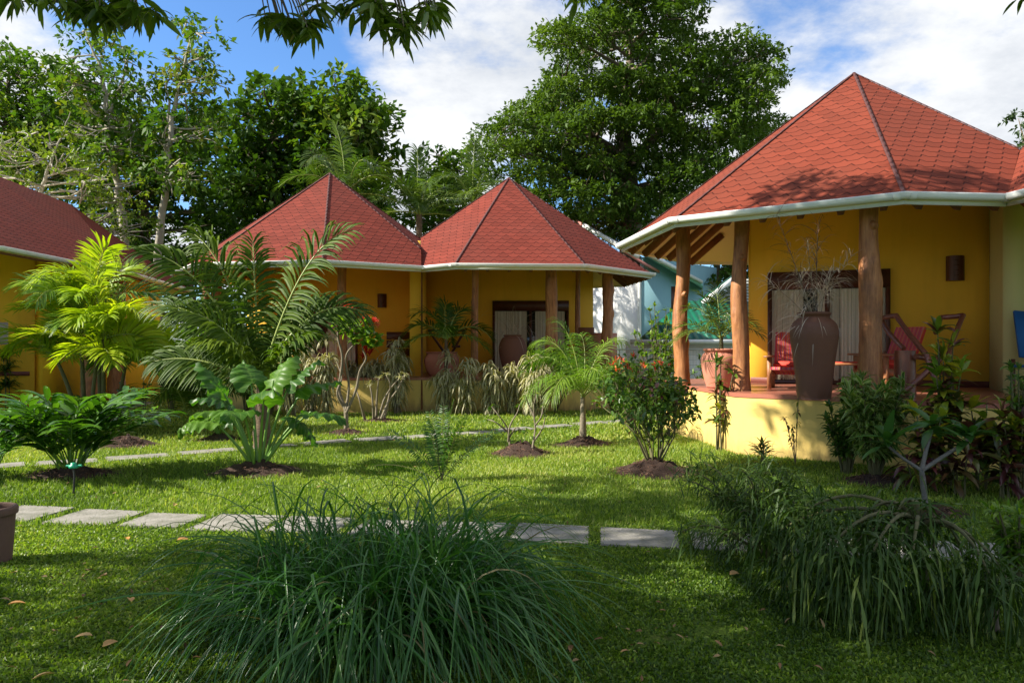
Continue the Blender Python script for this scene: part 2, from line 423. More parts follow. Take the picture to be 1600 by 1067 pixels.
class RoofUnit:
    def __init__(s, C, R, th0, zg, za, planes):
        s.C = np.array(C, float); s.R = R; s.th0 = th0; s.zg = zg; s.za = za; s.planes = planes
        s.poly = octa(C, R, th0); s.ns = [np.array([math.cos(rad(th0+45*k+22.5)), math.sin(rad(th0+45*k+22.5))]) for k in range(8)]
        s.ap = R*math.cos(rad(22.5))
    def z(s, x, y):
        d = max(float(np.dot(np.array([x, y])-s.C, n)) for n in s.ns)
        return s.za-(s.za-s.zg)*d/s.ap
    def build(s, root, mat, rafters=(), hips=range(8)):
        A = (s.C[0], s.C[1], s.za)
        rf = cone_roof(root, s.C, s.poly, s.zg, [[A]]*8, s.planes, M[mat])
        # hip caps
        for k in range(8):
            v = np.array([*s.poly[k], s.zg]); a = np.array(A)
            cs = clip_seg(v, a, s.planes)
            if cs is None: continue
            mb = MB(); p, q = cs
            nn = 26; prev = p
            for i in range(nn):
                f0 = p+(q-p)*(i/nn); f1 = p+(q-p)*((i+1)/nn)
                bar(mb, f0+np.array([0, 0, .012]), f1+np.array([0, 0, .012+.002]), .045, .012)
            mb.build('hip_cap', M['hip'], rf, org=root.location, smooth=False)
        # gutters: walk the clipped eaves
        segs = [clip_seg(s.poly[k], s.poly[(k+1) % 8], s.planes) for k in range(8)]
        k0 = 0
        for k in range(8):
            if segs[k-1] is None or np.linalg.norm(segs[k-1][1]-s.poly[k]) > 1e-3:
                if segs[k] is not None: k0 = k; break
        pts = []
        for i in range(8):
            sg = segs[(k0+i) % 8]
            if sg is None: break
            if not pts: pts.append(sg[0])
            pts.append(sg[1])
        gutter(root, pts, s.zg+.02, True)
        fb = MB()
        for a, b in zip(pts[:-1], pts[1:]):
            d = nrm(b-a); inn = np.array([-d[1], d[0]])
            bar(fb, [*(a+inn*.015), s.zg-.05], [*(b+inn*.015), s.zg-.05], .025, .12)
        fb.build('fascia', M['white'], root, smooth=False)
        sl = (s.za-s.zg)/s.ap
        for k in rafters:
            a = s.poly[k]; b = s.poly[(k+1) % 8]; L = np.linalg.norm(b-a); d = (b-a)/L; inn = np.array([-d[1], d[0]])
            nr_ = max(2, int(L/.48))
            for i in range(nr_):
                p = a+d*L*(i+.5)/nr_; off = abs((i+.5)/nr_-.5)*L
                ln = min(3.1, (L/2-off)*2.41+.15)
                if ln < .25: continue
                p0 = p+inn*.05; p1 = p+inn*ln
                mb = MB(); bar(mb, [*p0, s.zg-.135+sl*.05], [*p1, s.zg-.135+sl*ln], .075, .14)
                mb.build('rafter', M['beam'], root, smooth=False)
        return rf

def wall(root, pts, z0, zf, t=.18, mat='yellow', name='wall', gap=.09):
    """vertical walls through pts; tops follow zf(x,y)"""
    for a, b in zip(pts[:-1], pts[1:]):
        a = np.array(a, float); b = np.array(b, float); d = nrm(b-a); nn = np.array([-d[1], d[0]])*t/2
        m = 10; mb = MB(); V = []
        for i in range(m+1):
            p = a+(b-a)*i/m; zt = min(zf(*(p-nn)), zf(*(p+nn)))-gap
            for q in (p-nn, p+nn): V += [[*q, z0], [*q, zt]]
        Fc = []
        for i in range(m):
            o = i*4; Fc += [[o, o+4, o+5, o+1], [o+2, o+3, o+7, o+6], [o+1, o+5, o+7, o+3], [o, o+2, o+6, o+4]]
        Fc += [[0, 1, 3, 2], [m*4, m*4+2, m*4+3, m*4+1]]
        mb.add(V, Fc); mb.build(name, M[mat], root, smooth=False)
def log_post(root, x, y, z0, z1, r, bend=.05, knots=2, parent_name='post', mat='post'):
    """barked-off trunk: bends, swells and carries burls and cut branch stubs"""
    mb = MB(); n = 64; sd = 26; t = np.linspace(0, 1, n); ph = rng.random()*6
    cx = x+bend*(np.sin(t*5+ph)*.6+np.sin(t*11+ph*2)*.22)*np.sin(np.pi*t)**.5*r*5; cy = y+bend*np.cos(t*4+ph)*np.sin(np.pi*t)*r*3
    a = np.linspace(0, 2*np.pi, sd, endpoint=False); A, T = np.meshgrid(a, t)
    R_ = r*(1.14-.24*T)*(1+.05*np.sin(T*13+ph)+.045*np.sin(2*A+T*5+ph)+.03*np.sin(3*A-T*9)+.012*rng.normal(size=A.shape))
    R_ *= 1+.10*np.exp(-T/.03)
    for k in range(knots+2):
        t0 = rng.uniform(.12, .85); a0 = rng.uniform(-3.0, -.1); da = (A-a0+np.pi) % (2*np.pi)-np.pi
        w = rng.uniform(.25, .55); h = r/(z1-z0)*rng.uniform(.5, 1.1); g = np.exp(-(da/w)**2-((T-t0)/h)**2)
        R_ *= 1+rng.uniform(.14, .34)*g-(.30*np.exp(-(da/(w*.35))**2-((T-t0)/(h*.35))**2) if k % 2 else 0)
    V = np.stack([cx[:, None]+R_*np.cos(A), cy[:, None]+R_*np.sin(A), z0+(z1-z0)*T], -1)
    i = np.arange(n-1)[:, None]*sd; j = np.arange(sd)[None]
    mb.add(V.reshape(-1, 3), np.stack([i+j, i+(j+1) % sd, i+sd+(j+1) % sd, i+sd+j], -1).reshape(-1, 4))
    for k in range(1 if knots > 1 else 0):
        m_ = int(n*rng.uniform(.3, .8)); a0 = rng.uniform(-2.6, -.5); c = V[m_].mean(0); d = np.array([math.cos(a0), math.sin(a0), .2])
        tube(mb, [c+d*r*.5, c+d*r*1.15, c+d*r*1.35], [r*.5, r*.38, r*.2], 9, rough=.16)
    return mb.build(parent_name, M[mat], root)
def sliding_door(root, a, b, z0, z1, off=.1, curtains=((.04, .3), (.55, .93))):
    """door leaves + curtains on a wall line a->b (outside is on the right-hand side)"""
    a = np.array(a, float); b = np.array(b, float); L = np.linalg.norm(b-a); d = (b-a)/L; o = np.array([d[1], -d[0]])
    def P(s, z, e): return [*(a+d*s+o*(off+e)), z]
    fr = MB()
    bar(fr, P(0, z1-.1, .05), P(L, z1-.1, .05), .1, .3)
    for s in (.035, L-.035): bar(fr, P(s, z0, .05), P(s, z1-.25, .05), .1, .07, up=(*d, 0))
    bar(fr, P(0.07, z0+.03, .05), P(L-.07, z0+.03, .05), .1, .06)
    f = fr.build('door_frame', M['darkwood'], root, smooth=False)
    gl = MB(); bar(gl, P(.07, (z0+z1-.25)/2, .012), P(L-.07, (z0+z1-.25)/2, .012), .01, z1-.25-z0)
    gl.build('glass_pane', M['glass'], f, smooth=False, org=root.location)
    mu = MB()
    for s in (.5,): bar(mu, P(L*s, z0+.06, .05), P(L*s, z1-.25, .05), .06, .08, up=(*d, 0))
    mu.build('mullion', M['darkwood'], f, smooth=False, org=root.location)
    for (s0, s1) in curtains:
        n = 60; mb = MB(); V = []
        for i in range(n+1):
            s = L*(s0+(s1-s0)*i/n); e = .03+.010*math.sin(i*(1.1+.25*math.sin(i*.21+s0*9)))+.004*rng.normal()
            V += [P(s, z0+.07, e), P(s, z1-.26, e*.9+.003)]
        mb.add(V, [[2*i, 2*i+2, 2*i+3, 2*i+1] for i in range(n)])
        mb.build('curtain', M['curtain'], f, org=root.location)
def wall_lamp(root, p, o, s=1.0):
    """slotted wooden wall light: half-round shade on a back plate"""
    mb = MB(); o = nrm(np.array([o[0], o[1], 0.])); d = np.array([-o[1], o[0], 0])
    n = 12; p = np.array(p, float); h = .32*s; w = .1*s
    V = []; 
    for z in (-h/2, h/2):
        for i in range(n+1):
            a = math.pi*i/n; V.append(p+d*w*math.cos(a)+o*(.02+w*math.sin(a))+np.array([0, 0, z]))
    Fc = [[i, i+1, n+2+i, n+1+i] for i in range(n)]
    mb.add(V, Fc); mb.add(V[:n+1], [list(range(n+1))[::-1]])
    bar(mb, p+o*.01-np.array([0, 0, h*.5]), p+o*.01+np.array([0, 0, h*.5]), w*2.1, .018, up=tuple(o))
    for k in range(4):
        z = h*(-.3+.2*k); bar(mb, p+o*(.02+w*1.0)-d*.03*s+np.array([0, 0, z]), p+o*(.02+w*1.0)+d*.03*s+np.array([0, 0, z]), .01, .018)
    mb.build('wall_lamp', M['darkwood'], root, smooth=False)
def terrace(root, poly, z0, z1, mat='yellow_pale'):
    mb = MB(); prism(mb, poly, z0, z1-.06, top=False, bottom=False); mb.build('terrace_wall', M[mat], root, smooth=False)
    c = np.mean(np.array(poly), 0); big = [c+(np.array(p)-c)*1.004 for p in poly]
    mb = MB(); prism(mb, big, z1-.06, z1); mb.build('terrace_floor', M['tile'], root, smooth=False)

GUT = H+1.756; APX = H+4.53
# ================================================================ right house
C1 = np.array([5.79, 13.0]); C2 = np.array([9.62, 10.0]); R = 3.94
mid = (C1+C2)/2; ax = nrm(C2-C1)
right = thing('twin_bungalow', 'nearest yellow bungalow, red shingle roof half in tree shade, at the right', 'bungalow', (C1[0], C1[1], 0), 'yellow red roofed bungalows')
u1 = RoofUnit(C1, R, 164, GUT, APX, [((*mid, 0), (*ax, 0))])
u2 = RoofUnit(C2, R, 164, GUT, APX, [((*mid, 0), (*-ax, 0))])
u1.build(right, 'shingle', rafters=(0, 1, 2, 7)); u2.build(right, 'shingle', rafters=(2,))
zr = lambda x, y: max(u1.z(x, y), u2.z(x, y))
TR = .963
W0 = (4.30, 13.8); W1 = (7.80, 12.3)
wall(right, [W0, W1], TR, zr)
wall(right, [(4.39, 13.95), (5.3, 16.3), (8.5, 15.2), (12.5, 12.0)], TR-.9, zr)
wall(right, [(7.72, 12.16), (7.11, 10.85)], TR, zr, t=.28, mat='olive', name='partition_wall')
wall(right, [(7.95, 12.2), (11.0, 10.6)], TR, zr)
terrace(right, [(2.9, 14.6), (2.86, 13.6), (3.22, 11.05), (5.05, 9.6), (6.2, 8.9), (7.8, 8.2), (9.6, 7.3), (12.4, 8.2), (12.6, 12), (8.5, 15.3), (5.2, 16.4)], -.3, TR)
sk = MB()
for a, b in ((W0, W1),):
    a = np.array(a); b = np.array(b); d = nrm(b-a); o = np.array([d[1], -d[0]])*.1
    bar(sk, [*(a+o), TR+.05], [*(b+o), TR+.05], .03, .1)
sk.build('skirting', M['skirt'], right, smooth=False)
def onw(r, e=0):
    a = np.array(W0); d = np.array(W1)-a; t = (r*a[1]-a[0])/(d[0]-r*d[1]); return a+d*t
pa, pb = onw(.334), onw(.492)
sliding_door(right, pa, pb, TR, 2.86, .09, ((.03, .30), (.42, .86), (.88, .97)))
q = onw((1491-800)/F); dn = nrm(np.array(W1)-np.array(W0)); on = np.array([dn[1], -dn[0]])
wall_lamp(right, [*(q+on*.1), H+(533-420)/F*q[1]], on, 1.25)
for (x, d, r, kn) in ((1066, 13.1, .120, 2), (1158, 11.55, .115, 2), (1359, 10.05, .130, 2)):
    X = (x-800)/F*d; log_post(right, X, d, TR, zr(X, d)-.2, r, .10 if x < 1300 else .04, kn)
# ring beam between the posts
rb = MB()
pts = [((x-800)/F*d, d) for (x, d) in ((1066, 13.1), (1158, 11.55), (1359, 10.05))]
for a, b in zip(pts[:-1], pts[1:]): bar(rb, [*a, zr(*a)-.28], [*b, zr(*b)-.28], .1, .2)
rb.build('ring_beam', M['beam'], right, smooth=False)

# ================================================================ middle house
D1 = np.array([-4.91, 20.7]); D2 = np.array([-.09, 21.3])
mid = (D1+D2)/2; ax = nrm(D2-D1)
house = thing('twin_bungalow', 'yellow bungalow with two joined red cone roofs, behind the row of canes', 'bungalow', (mid[0], mid[1], 0), 'yellow red roofed bungalows')
m1 = RoofUnit(D1, R, 281-45*6, GUT, APX, [((*mid, 0), (*ax, 0))])
m2 = RoofUnit(D2, R, 252-45*5, GUT, APX, [((*mid, 0), (*-ax, 0))])
m1.build(house, 'shingle_fine', rafters=(3, 4)); m2.build(house, 'shingle_fine', rafters=(5, 6, 7))
zm = lambda x, y: max(m1.z(x, y), m2.z(x, y))
TM = .82
wall(house, [(-2.72, 23.0), (2.42, 23.0)], TM, zm)
wall(house, [(2.33, 23.1), (2.1, 24.6), (-2.3, 24.9), (-7.5, 24.0), (-7.6, 22.3)], TM-.9, zm)
wall(house, [(-7.55, 22.4), (-2.6, 22.6)], TM, zm)
wall(house, [(-2.70, 22.88), (-2.46, 19.6)], TM, zm, t=.3, mat='yellow', name='partition_wall')
terrace(house, [(-8.3, 21.2), (-7.3, 19.2), (-4.9, 18.3), (-2.5, 18.7), (0, 18.45), (1.9, 18.9), (2.75, 19.9), (2.9, 22.5), (2.3, 24.3), (-7.6, 24)], -.2, TM)
sliding_door(house, (-.58, 22.91), (1.69, 22.91), TM, 2.86, 0, ((.03, .45), (.56, .95)))
sliding_door(house, (-6.3, 22.31), (-4.5, 22.4), TM, 2.75, 0, ((.03, .15), (.5, .97)))
wall_lamp(house, px(597, 470, 22.45), (0, -1), 1.25)
for (x, d, r, kn) in ((742, 18.95, .085, 1), (861, 18.95, .14, 1), (949, 19.9, .135, 1), (903, 21.0, .07, 0), (535, 18.9, .115, 1), (338, 20.2, .12, 0), (322, 21.5, .1, 0)):
    X = (x-800)/F*d; log_post(house, X, d, TM, zm(X, d)-.1, r, .04, kn)
dp = MB(); tube(dp, [px(659, 425, 18.9), px(659, 555, 18.75), px(659, 640, 18.6)], .022, 8); dp.build('downpipe', M['beam'], house)
# low boarded screens on the terrace
for (x0, x1, y0, y1, d, m) in ((604, 642, 518, 583, 20.6, 'darkwood'), (904, 928, 511, 575, 20.4, 'beam')):
    mb = MB(); p0 = px(x0, y0, d); p1 = px(x1, y1, d+.1)
    nb = 5
    for i in range(nb):
        z = p1[2]+(p0[2]-p1[2])*(i+.5)/nb; bar(mb, [p0[0], p0[1], z], [p1[0], p1[1], z], .03, (p0[2]-p1[2])/nb*.92)
    mb.build('screen_board', M[m], house, smooth=False)
mb = MB(); p0 = px(926, 520, 21.2); p1 = px(963, 582, 21.6)
M['brick'] = paint('red tile wall', (.42, .13, .06), .3)
def brickmat():
    m, nt, out = newmat('glazed red tiles'); b = N(nt, 'ShaderNodeTexBrick'); lk(nt, coords(nt, (1, 1, 1)), b.inputs[0])
    mp = coords(nt); sw = N(nt, 'ShaderNodeSeparateXYZ'); lk(nt, mp, sw.inputs[0]); cb = N(nt, 'ShaderNodeCombineXYZ')
    lk(nt, sw.outputs[0], cb.inputs[0]); lk(nt, sw.outputs[2], cb.inputs[1]); lk(nt, cb.outputs[0], b.inputs[0])
    b.inputs['Color1'].default_value = (.42, .12, .05, 1); b.inputs['Color2'].default_value = (.33, .09, .04, 1); b.inputs['Mortar'].default_value = (.5, .35, .25, 1)
    b.inputs['Scale'].default_value = 7; pbsdf(nt, out, b.outputs[0], .4); return m
M['brick'] = brickmat()
bar(mb, [p0[0], p0[1], (p0[2]+p1[2])/2], [p1[0], p1[1], (p0[2]+p1[2])/2], .08, p0[2]-p1[2])
mb.build('parapet', M['brick'], house, smooth=False)

# ================================================================ left house (ridged hip roof)
left = thing('long_bungalow', 'yellow bungalow at the left edge whose long dark red roof lies in shade', 'bungalow', (-13, 20, 0), 'yellow red roofed bungalows')
ZA = H+4.53
EP = [(-9.6, 14.4), (-9.85, 19.7), (-11.1, 26.6), (-14.5, 29.5), (-18, 26.5), (-19.3, 19.5), (-17.5, 14.0), (-13, 12.2)]
A1 = (-14.0, 20.3, ZA); A2 = (-14.6, 25.4, ZA)
AP = [[A1], [A2, A1], [A2], [A2], [A2, ], [A1, A2], [A1], [A1]]
AP = [[A1], [A2, A1], [A2], [A2], [A1, A2], [A1], [A1], [A1]]
cone_roof(left, None, EP, GUT, AP, [], M['shingle_fine'])
gutter(left, [EP[7], EP[0], EP[1], EP[2], EP[3]], GUT+.02, True)
fb = MB()
for a, b in ((EP[7], EP[0]), (EP[0], EP[1]), (EP[1], EP[2])):
    a = np.array(a); b = np.array(b); d = nrm(b-a); inn = np.array([-d[1], d[0]])*.015
    bar(fb, [*(a+inn), GUT-.05], [*(b+inn), GUT-.05], .025, .13)
fb.build('fascia', M['beam'], left, smooth=False)
def zl(x, y):
    best = 99
    for k in range(8):
        a = np.array([*EP[k], GUT]); b = np.array([*EP[(k+1) % 8], GUT]); n_ = np.cross(b-a, np.array(AP[k][0])-a)
        best = min(best, a[2]-(n_[0]*(x-a[0])+n_[1]*(y-a[1]))/n_[2])
    return best
wall(left, [(-16.5, 17.2), (-11.55, 18.6)], -.1, zl, mat='yellow')
wall(left, [(-11.46, 18.62), (-11.45, 24.8)], -.1, zl, mat='orange')
wall(left, [(-11.5, 24.9), (-14, 27.5), (-17.5, 24), (-16.5, 17.3)], -.1, zl)
sk = MB(); 
bar(sk, [-16.0, 17.2, .93], [-11.6, 18.46, .93], .06, .1)
sk.build('skirting', M['skirt'], left, smooth=False)
log_post(left, *px(139, 0, 18.8)[:2], -.05, GUT+.0, .17, .02, 0)
log_post(left, *px(182, 0, 20.4)[:2], -.05, GUT-.0, .22, .02, 0)
mb = MB()
M['picture'] = plain('pale woven panel', (.6, .5, .5), .7, nz=.8)
p = px(3, 521, 17.2); bar(mb, p-np.array([.35, .1, 0]), p+np.array([.12, .02, 0]), .05, .5); mb.build('window_shutter', M['picture'], left, smooth=False)

# ================================================================ white and turquoise house
M['whitewall'] = paint('white render', (.92, .92, .90), .03, .8)
M['turq'] = paint('turquoise render', (.24, .44, .50), .12, .8)
M['turq_soffit'] = paint('turquoise soffit', (.22, .50, .47), .1, .7)
M['redroof'] = paint('faded red roof sheet', (.5, .2, .17), .2, .7)
wh = thing('two_storey_house', 'white and turquoise house far behind between the middle and right bungalows', 'house', (*px(990, 600, 31)[:2], 0))
cx = px(1000, 0, 31)[:2]; a_ = np.array([cx[0]-3.6, cx[1]+3.2]); b_ = np.array(cx); c_ = np.array([cx[0]+4.2, cx[1]+4.5])
def wbox(p, q, z0, z1, mat, name, t=.2):
    mb = MB(); bar(mb, [*p, (z0+z1)/2], [*q, (z0+z1)/2], t, z1-z0); mb.build(name, M[mat], wh, smooth=False)
wbox(a_, b_, -.5, 4.7, 'whitewall', 'wall'); wbox(b_+np.array([.1, .05]), c_, -.5, 5.1, 'turq', 'wall')
wbox(c_, c_+np.array([-3.6, 3.2]), -.5, 5.0, 'turq', 'wall')
mb = MB(); tube(mb, [[b_[0]-.05, b_[1]-.2, 0], [b_[0]-.05, b_[1]-.2, 4.4]], .07, 8); mb.build('downpipe', M['white'], wh)
mb = MB(); p = b_+(c_-b_)*.36; q = b_+(c_-b_)*.44; o = np.array([.05, -.12])
bar(mb, [*(p+o), 3.45], [*(q+o), 3.45], .08, 1.15); mb.build('window', M['darkwood'], wh, smooth=False)
mb = MB(); bar(mb, [*(a_+(b_-a_)*.05+np.array([-.1, -.12])), 3.75], [*(a_+(b_-a_)*.45+np.array([-.1, -.12])), 3.75], .1, .5); mb.build('window', M['brick'], wh, smooth=False)
# gable roof slabs, seen edge-on from below
def slab(P4, T, mat, name):
    P4 = [np.array(p, float) for p in P4]; mb = MB(); V = P4+[p-np.array([0, 0, T]) for p in P4]
    mb.add(V, [[0, 1, 2, 3], [7, 6, 5, 4], [0, 4, 5, 1], [1, 5, 6, 2], [2, 6, 7, 3], [3, 7, 4, 0]]); return mb.build(name, M[mat], wh, smooth=False)
slab([px(900, 343, 33), px(1003, 408, 29.8), px(1045, 430, 33), px(930, 352, 38)], .12, 'redroof', 'roof')
slab([px(996, 384, 30), px(1098, 441, 33), px(1098, 450, 39), px(985, 380, 37)], .25, 'turq_soffit', 'roof')
mb = MB(); bar(mb, px(912, 352, 32), px(998, 401, 30), .14, .16); mb.build('gutter', M['white'], wh, smooth=False)
mb = MB(); bar(mb, px(1003, 392, 29.9), px(1096, 441, 32.9), .14, .13); mb.build('gutter', M['white'], wh, smooth=False)

# ================================================================ green-roofed shed
def corrug(name, col):
    m, nt, out = newmat(name); v = N(nt, 'ShaderNodeUVMap'); t = coords(nt)
    s = N(nt, 'ShaderNodeSeparateXYZ'); lk(nt, t, s.inputs[0]); w = math_(nt, 'SINE', math_(nt, 'MULTIPLY', s.outputs[0], 30.))
    c = mixc(nt, math_(nt, 'MULTIPLY', math_(nt, 'ADD', w, 1.), .3), col, tuple(x*.4 for x in col)); pbsdf(nt, out, c, .35, bump(nt, w, .6, .03)); return m
M['green'] = corrug('green corrugated sheet', (.008, .13, .075))
M['slat'] = paint('grey louvre', (.42, .45, .44), .1)
sh = thing('garden_shed', 'low white shed under a green corrugated roof with grey louvred gable', 'shed', (*px(1120, 0, 24)[:2], 0))
wh_keep = wh; wh = sh
slab([px(1000, 528, 22.6), px(1190, 528, 22.6), px(1190, 470, 25.5), px(1066, 470, 25.5)], .05, 'green', 'roof')
slab([px(1096, 472, 25.3), px(1150, 430, 25.3), px(1150, 425, 29), px(1090, 470, 29)], .06, 'green', 'roof')
mb = MB(); a0 = px(1098, 474, 25.25); a1 = px(1152, 432, 25.25); bar(mb, a0, a1, .05, .18); mb.build('fascia', M['white'], sh, smooth=False)
mb = MB()
for i in range(8):
    y = 438+i*4.6; x0 = 1152-(y-432)/42*54+3
    bar(mb, px(x0+4, y, 25.45), px(1200, y, 25.45), .02, .075)
mb.build('louvre', M['slat'], sh, smooth=False)
mb = MB(); bar(mb, px(985, 534, 22.5), px(1195, 534, 22.5), .12, .14); mb.build('gutter', M['white'], sh, smooth=False)
wbox(px(978, 0, 23)[:2], px(1200, 0, 23)[:2], -.3, 1.72, 'whitewall', 'wall')
wh = wh_keep
CLX, CLY = 7.0, 2.9
# ================================================================ terrain
def lawnmat():
    m, nt, out = newmat('lawn soil and turf'); v = coords(nt)
    f = noise(nt, v, 38, 4, .7); f2 = noise(nt, v, .8, 4); f3 = noise(nt, v, 5, 4)
    c = ramp(nt, f, [(.3, (.03, .045, .008)), (.5, (.07, .12, .014)), (.72, (.15, .21, .03))])
    c = mixc(nt, math_(nt, 'MULTIPLY', math_(nt, 'SUBTRACT', f3, .56, clamp=True), 2.6), c, (.13, .11, .045))
    pbsdf(nt, out, c, .95, bump(nt, f, .8, .03), spec=.1); return m
M['lawn'] = lawnmat()
def grid(x0, x1, y0, y1, nx, ny, zf):
    X, Y = np.meshgrid(np.linspace(x0, x1, nx), np.linspace(y0, y1, ny)); V = np.stack([X, Y, zf(X, Y)], -1).reshape(-1, 3)
    i = np.arange(ny-1)[:, None]*nx; j = np.arange(nx-1)[None]
    return V, np.stack([i+j, i+j+1, i+nx+j+1, i+nx+j], -1).reshape(-1, 4)
mb = MB()
xs = np.concatenate([[-400, -200, -100, -60], np.linspace(-30, 30, 121), [60, 100, 200, 400]])
ys = np.concatenate([[-200, -60, -20], np.linspace(-6, 40, 93), [60, 100, 200, 500]])
X, Y = np.meshgrid(xs, ys); Z = gz(X, Y); V = np.stack([X, Y, Z], -1).reshape(-1, 3); nx = len(xs); ny = len(ys)
i = np.arange(ny-1)[:, None]*nx; j = np.arange(nx-1)[None]
mb.add(V, np.stack([i+j, i+j+1, i+nx+j+1, i+nx+j], -1).reshape(-1, 4))
tag(mb.build('lawn', M['lawn']), kind='structure')

# ================================================================ stepping stones
M['slab'] = paint('weathered concrete slab', (.27, .255, .225), .8, .92, .8, 4, moss=.5)
SLABS = []
def slab_row(p0, p1, pitch, lw, dw, word, n0=0, skip=()):
    p0 = at(*p0); p1 = at(*p1); L = np.linalg.norm((p1-p0)[:2]); d = (p1-p0)[:2]/L; n = int(L/pitch)+1
    for i in range(n):
        if i in skip: continue
        c = p0[:2]+d*pitch*i+rng.normal(size=2)*.015; a = math.atan2(d[1], d[0])+rng.normal()*.03
        w, h = lw*(1+rng.normal()*.03), dw*(1+rng.normal()*.03)
        z = float(gz(*c)); 
        bm = bmesh.new(); bmesh.ops.create_cube(bm, size=1)
        for v in bm.verts:
            v.co = Vector((v.co.x*w+rng.normal()*.008, v.co.y*h+rng.normal()*.008, v.co.z*.07))
        bmesh.ops.bevel(bm, geom=bm.edges[:], offset=.008, segments=2, affect='EDGES')
        me = bpy.data.meshes.new('stepping_stone'); bm.to_mesh(me); bm.free(); me.materials.append(M['slab'])
        o = bpy.data.objects.new('stepping_stone', me); COL.objects.link(o); o.location = (c[0], c[1], z-.018)
        o.rotation_euler = (rng.normal()*.012, rng.normal()*.012, a)
        k = i+1; suf = {1: 'first', 2: 'second', 3: 'third', 4: 'fourth', 5: 'fifth', 6: 'sixth', 7: 'seventh', 8: 'eighth', 9: 'ninth', 10: 'tenth', 11: 'eleventh', 12: 'twelfth', 13: 'thirteenth', 14: 'fourteenth', 15: 'fifteenth', 16: 'sixteenth'}
        tag(o, 'grey stone slab, %s from the left in the %s' % (suf.get(k, 'last'), word), 'stepping stone', 'stone slabs of the %s' % word)
        SLABS.append((c, a, w, h))
slab_row((-60, 797), (1610, 866), .745, .66, .60, 'near path')
slab_row((-20, 731), (1075, 652), .93, .80, .42, 'far path across the lawn')
slab_row((-30, 680), (240, 628), 1.15, .95, .5, 'short path by the left bungalow')
def in_slab(x, y, m=.0):
    r = np.zeros(len(x), bool)
    for c, a, w, h in SLABS:
        dx, dy = x-c[0], y-c[1]; u = dx*math.cos(a)+dy*math.sin(a); v = -dx*math.sin(a)+dy*math.cos(a)
        r |= (abs(u) < w/2-m) & (abs(v) < h/2-m)
    return r

# ================================================================ sky, sun, camera
SUN_AZ = rad(188); SUN_EL = rad(37)
world = bpy.data.worlds.new('World'); SC.world = world; world.use_nodes = True
nt = world.node_tree
for n in list(nt.nodes): nt.nodes.remove(n)
wo = N(nt, 'ShaderNodeOutputWorld'); bg = N(nt, 'ShaderNodeBackground'); sky = N(nt, 'ShaderNodeTexSky', sky_type='NISHITA')
sky.sun_disc = False; sky.sun_elevation = SUN_EL; sky.sun_rotation = rad(90)-SUN_AZ; sky.air_density = 1.0; sky.dust_density = .4; sky.ozone_density = 2.5
tc = N(nt, 'ShaderNodeTexCoord'); sp = N(nt, 'ShaderNodeSeparateXYZ'); lk(nt, tc.outputs['Generated'], sp.inputs[0])
yy = math_(nt, 'MAXIMUM', math_(nt, 'ADD', sp.outputs[2], .25), .05)
cu = math_(nt, 'DIVIDE', sp.outputs[0], yy); cv_ = math_(nt, 'DIVIDE', sp.outputs[1], yy)
cmb = N(nt, 'ShaderNodeCombineXYZ'); lk(nt, cu, cmb.inputs[0]); lk(nt, cv_, cmb.inputs[1])
mp = N(nt, 'ShaderNodeMapping'); mp.inputs['Location'].default_value = (CLX, CLY, 0); lk(nt, cmb.outputs[0], mp.inputs[0])
n1 = noise(nt, mp.outputs[0], 1.15, 7, .5); n2 = noise(nt, mp.outputs[0], 3.0, 8, .62)
cl = math_(nt, 'ADD', math_(nt, 'MULTIPLY', n1, .78), math_(nt, 'MULTIPLY', n2, .22))
cf = N(nt, 'ShaderNodeMapRange', interpolation_type='SMOOTHSTEP'); cf.inputs[1].default_value = .43; cf.inputs[2].default_value = .515; lk(nt, cl, cf.inputs[0])
cb = ramp(nt, n2, [(.3, (3.6, 3.9, 4.4)), (.5, (5.0, 5.2, 5.5)), (.68, (6.4, 6.5, 6.6))])
skyc = mixc(nt, 1.0, sky.outputs[0], (.72, 1.0, 1.3), 'MULTIPLY')
lk(nt, mixc(nt, cf.outputs[0], skyc, cb), bg.inputs[0]); bg.inputs[1].default_value = .075
lk(nt, bg.outputs[0], wo.inputs[0])
sl = bpy.data.lights.new('Sun', 'SUN'); sl.energy = 5.0; sl.angle = rad(.53); sl.color = (1, .93, .80)
so = bpy.data.objects.new('Sun', sl); COL.objects.link(so)
sd = Vector((math.cos(SUN_EL)*math.cos(SUN_AZ), math.cos(SUN_EL)*math.sin(SUN_AZ), math.sin(SUN_EL)))
so.rotation_euler = sd.to_track_quat('Z', 'Y').to_euler(); so.location = (-20, 0, 30)
cam = bpy.data.cameras.new('Camera'); co = bpy.data.objects.new('Camera', cam); COL.objects.link(co); SC.camera = co
co.location = (0, 0, H); co.rotation_euler = (rad(90), 0, 0); cam.sensor_width = 36; cam.lens = 27; cam.clip_end = 2000; cam.clip_start = .05
vs = SC.view_settings; vs.view_transform = 'Standard'; vs.look = 'None'; vs.gamma = 1; vs.exposure = 1.2
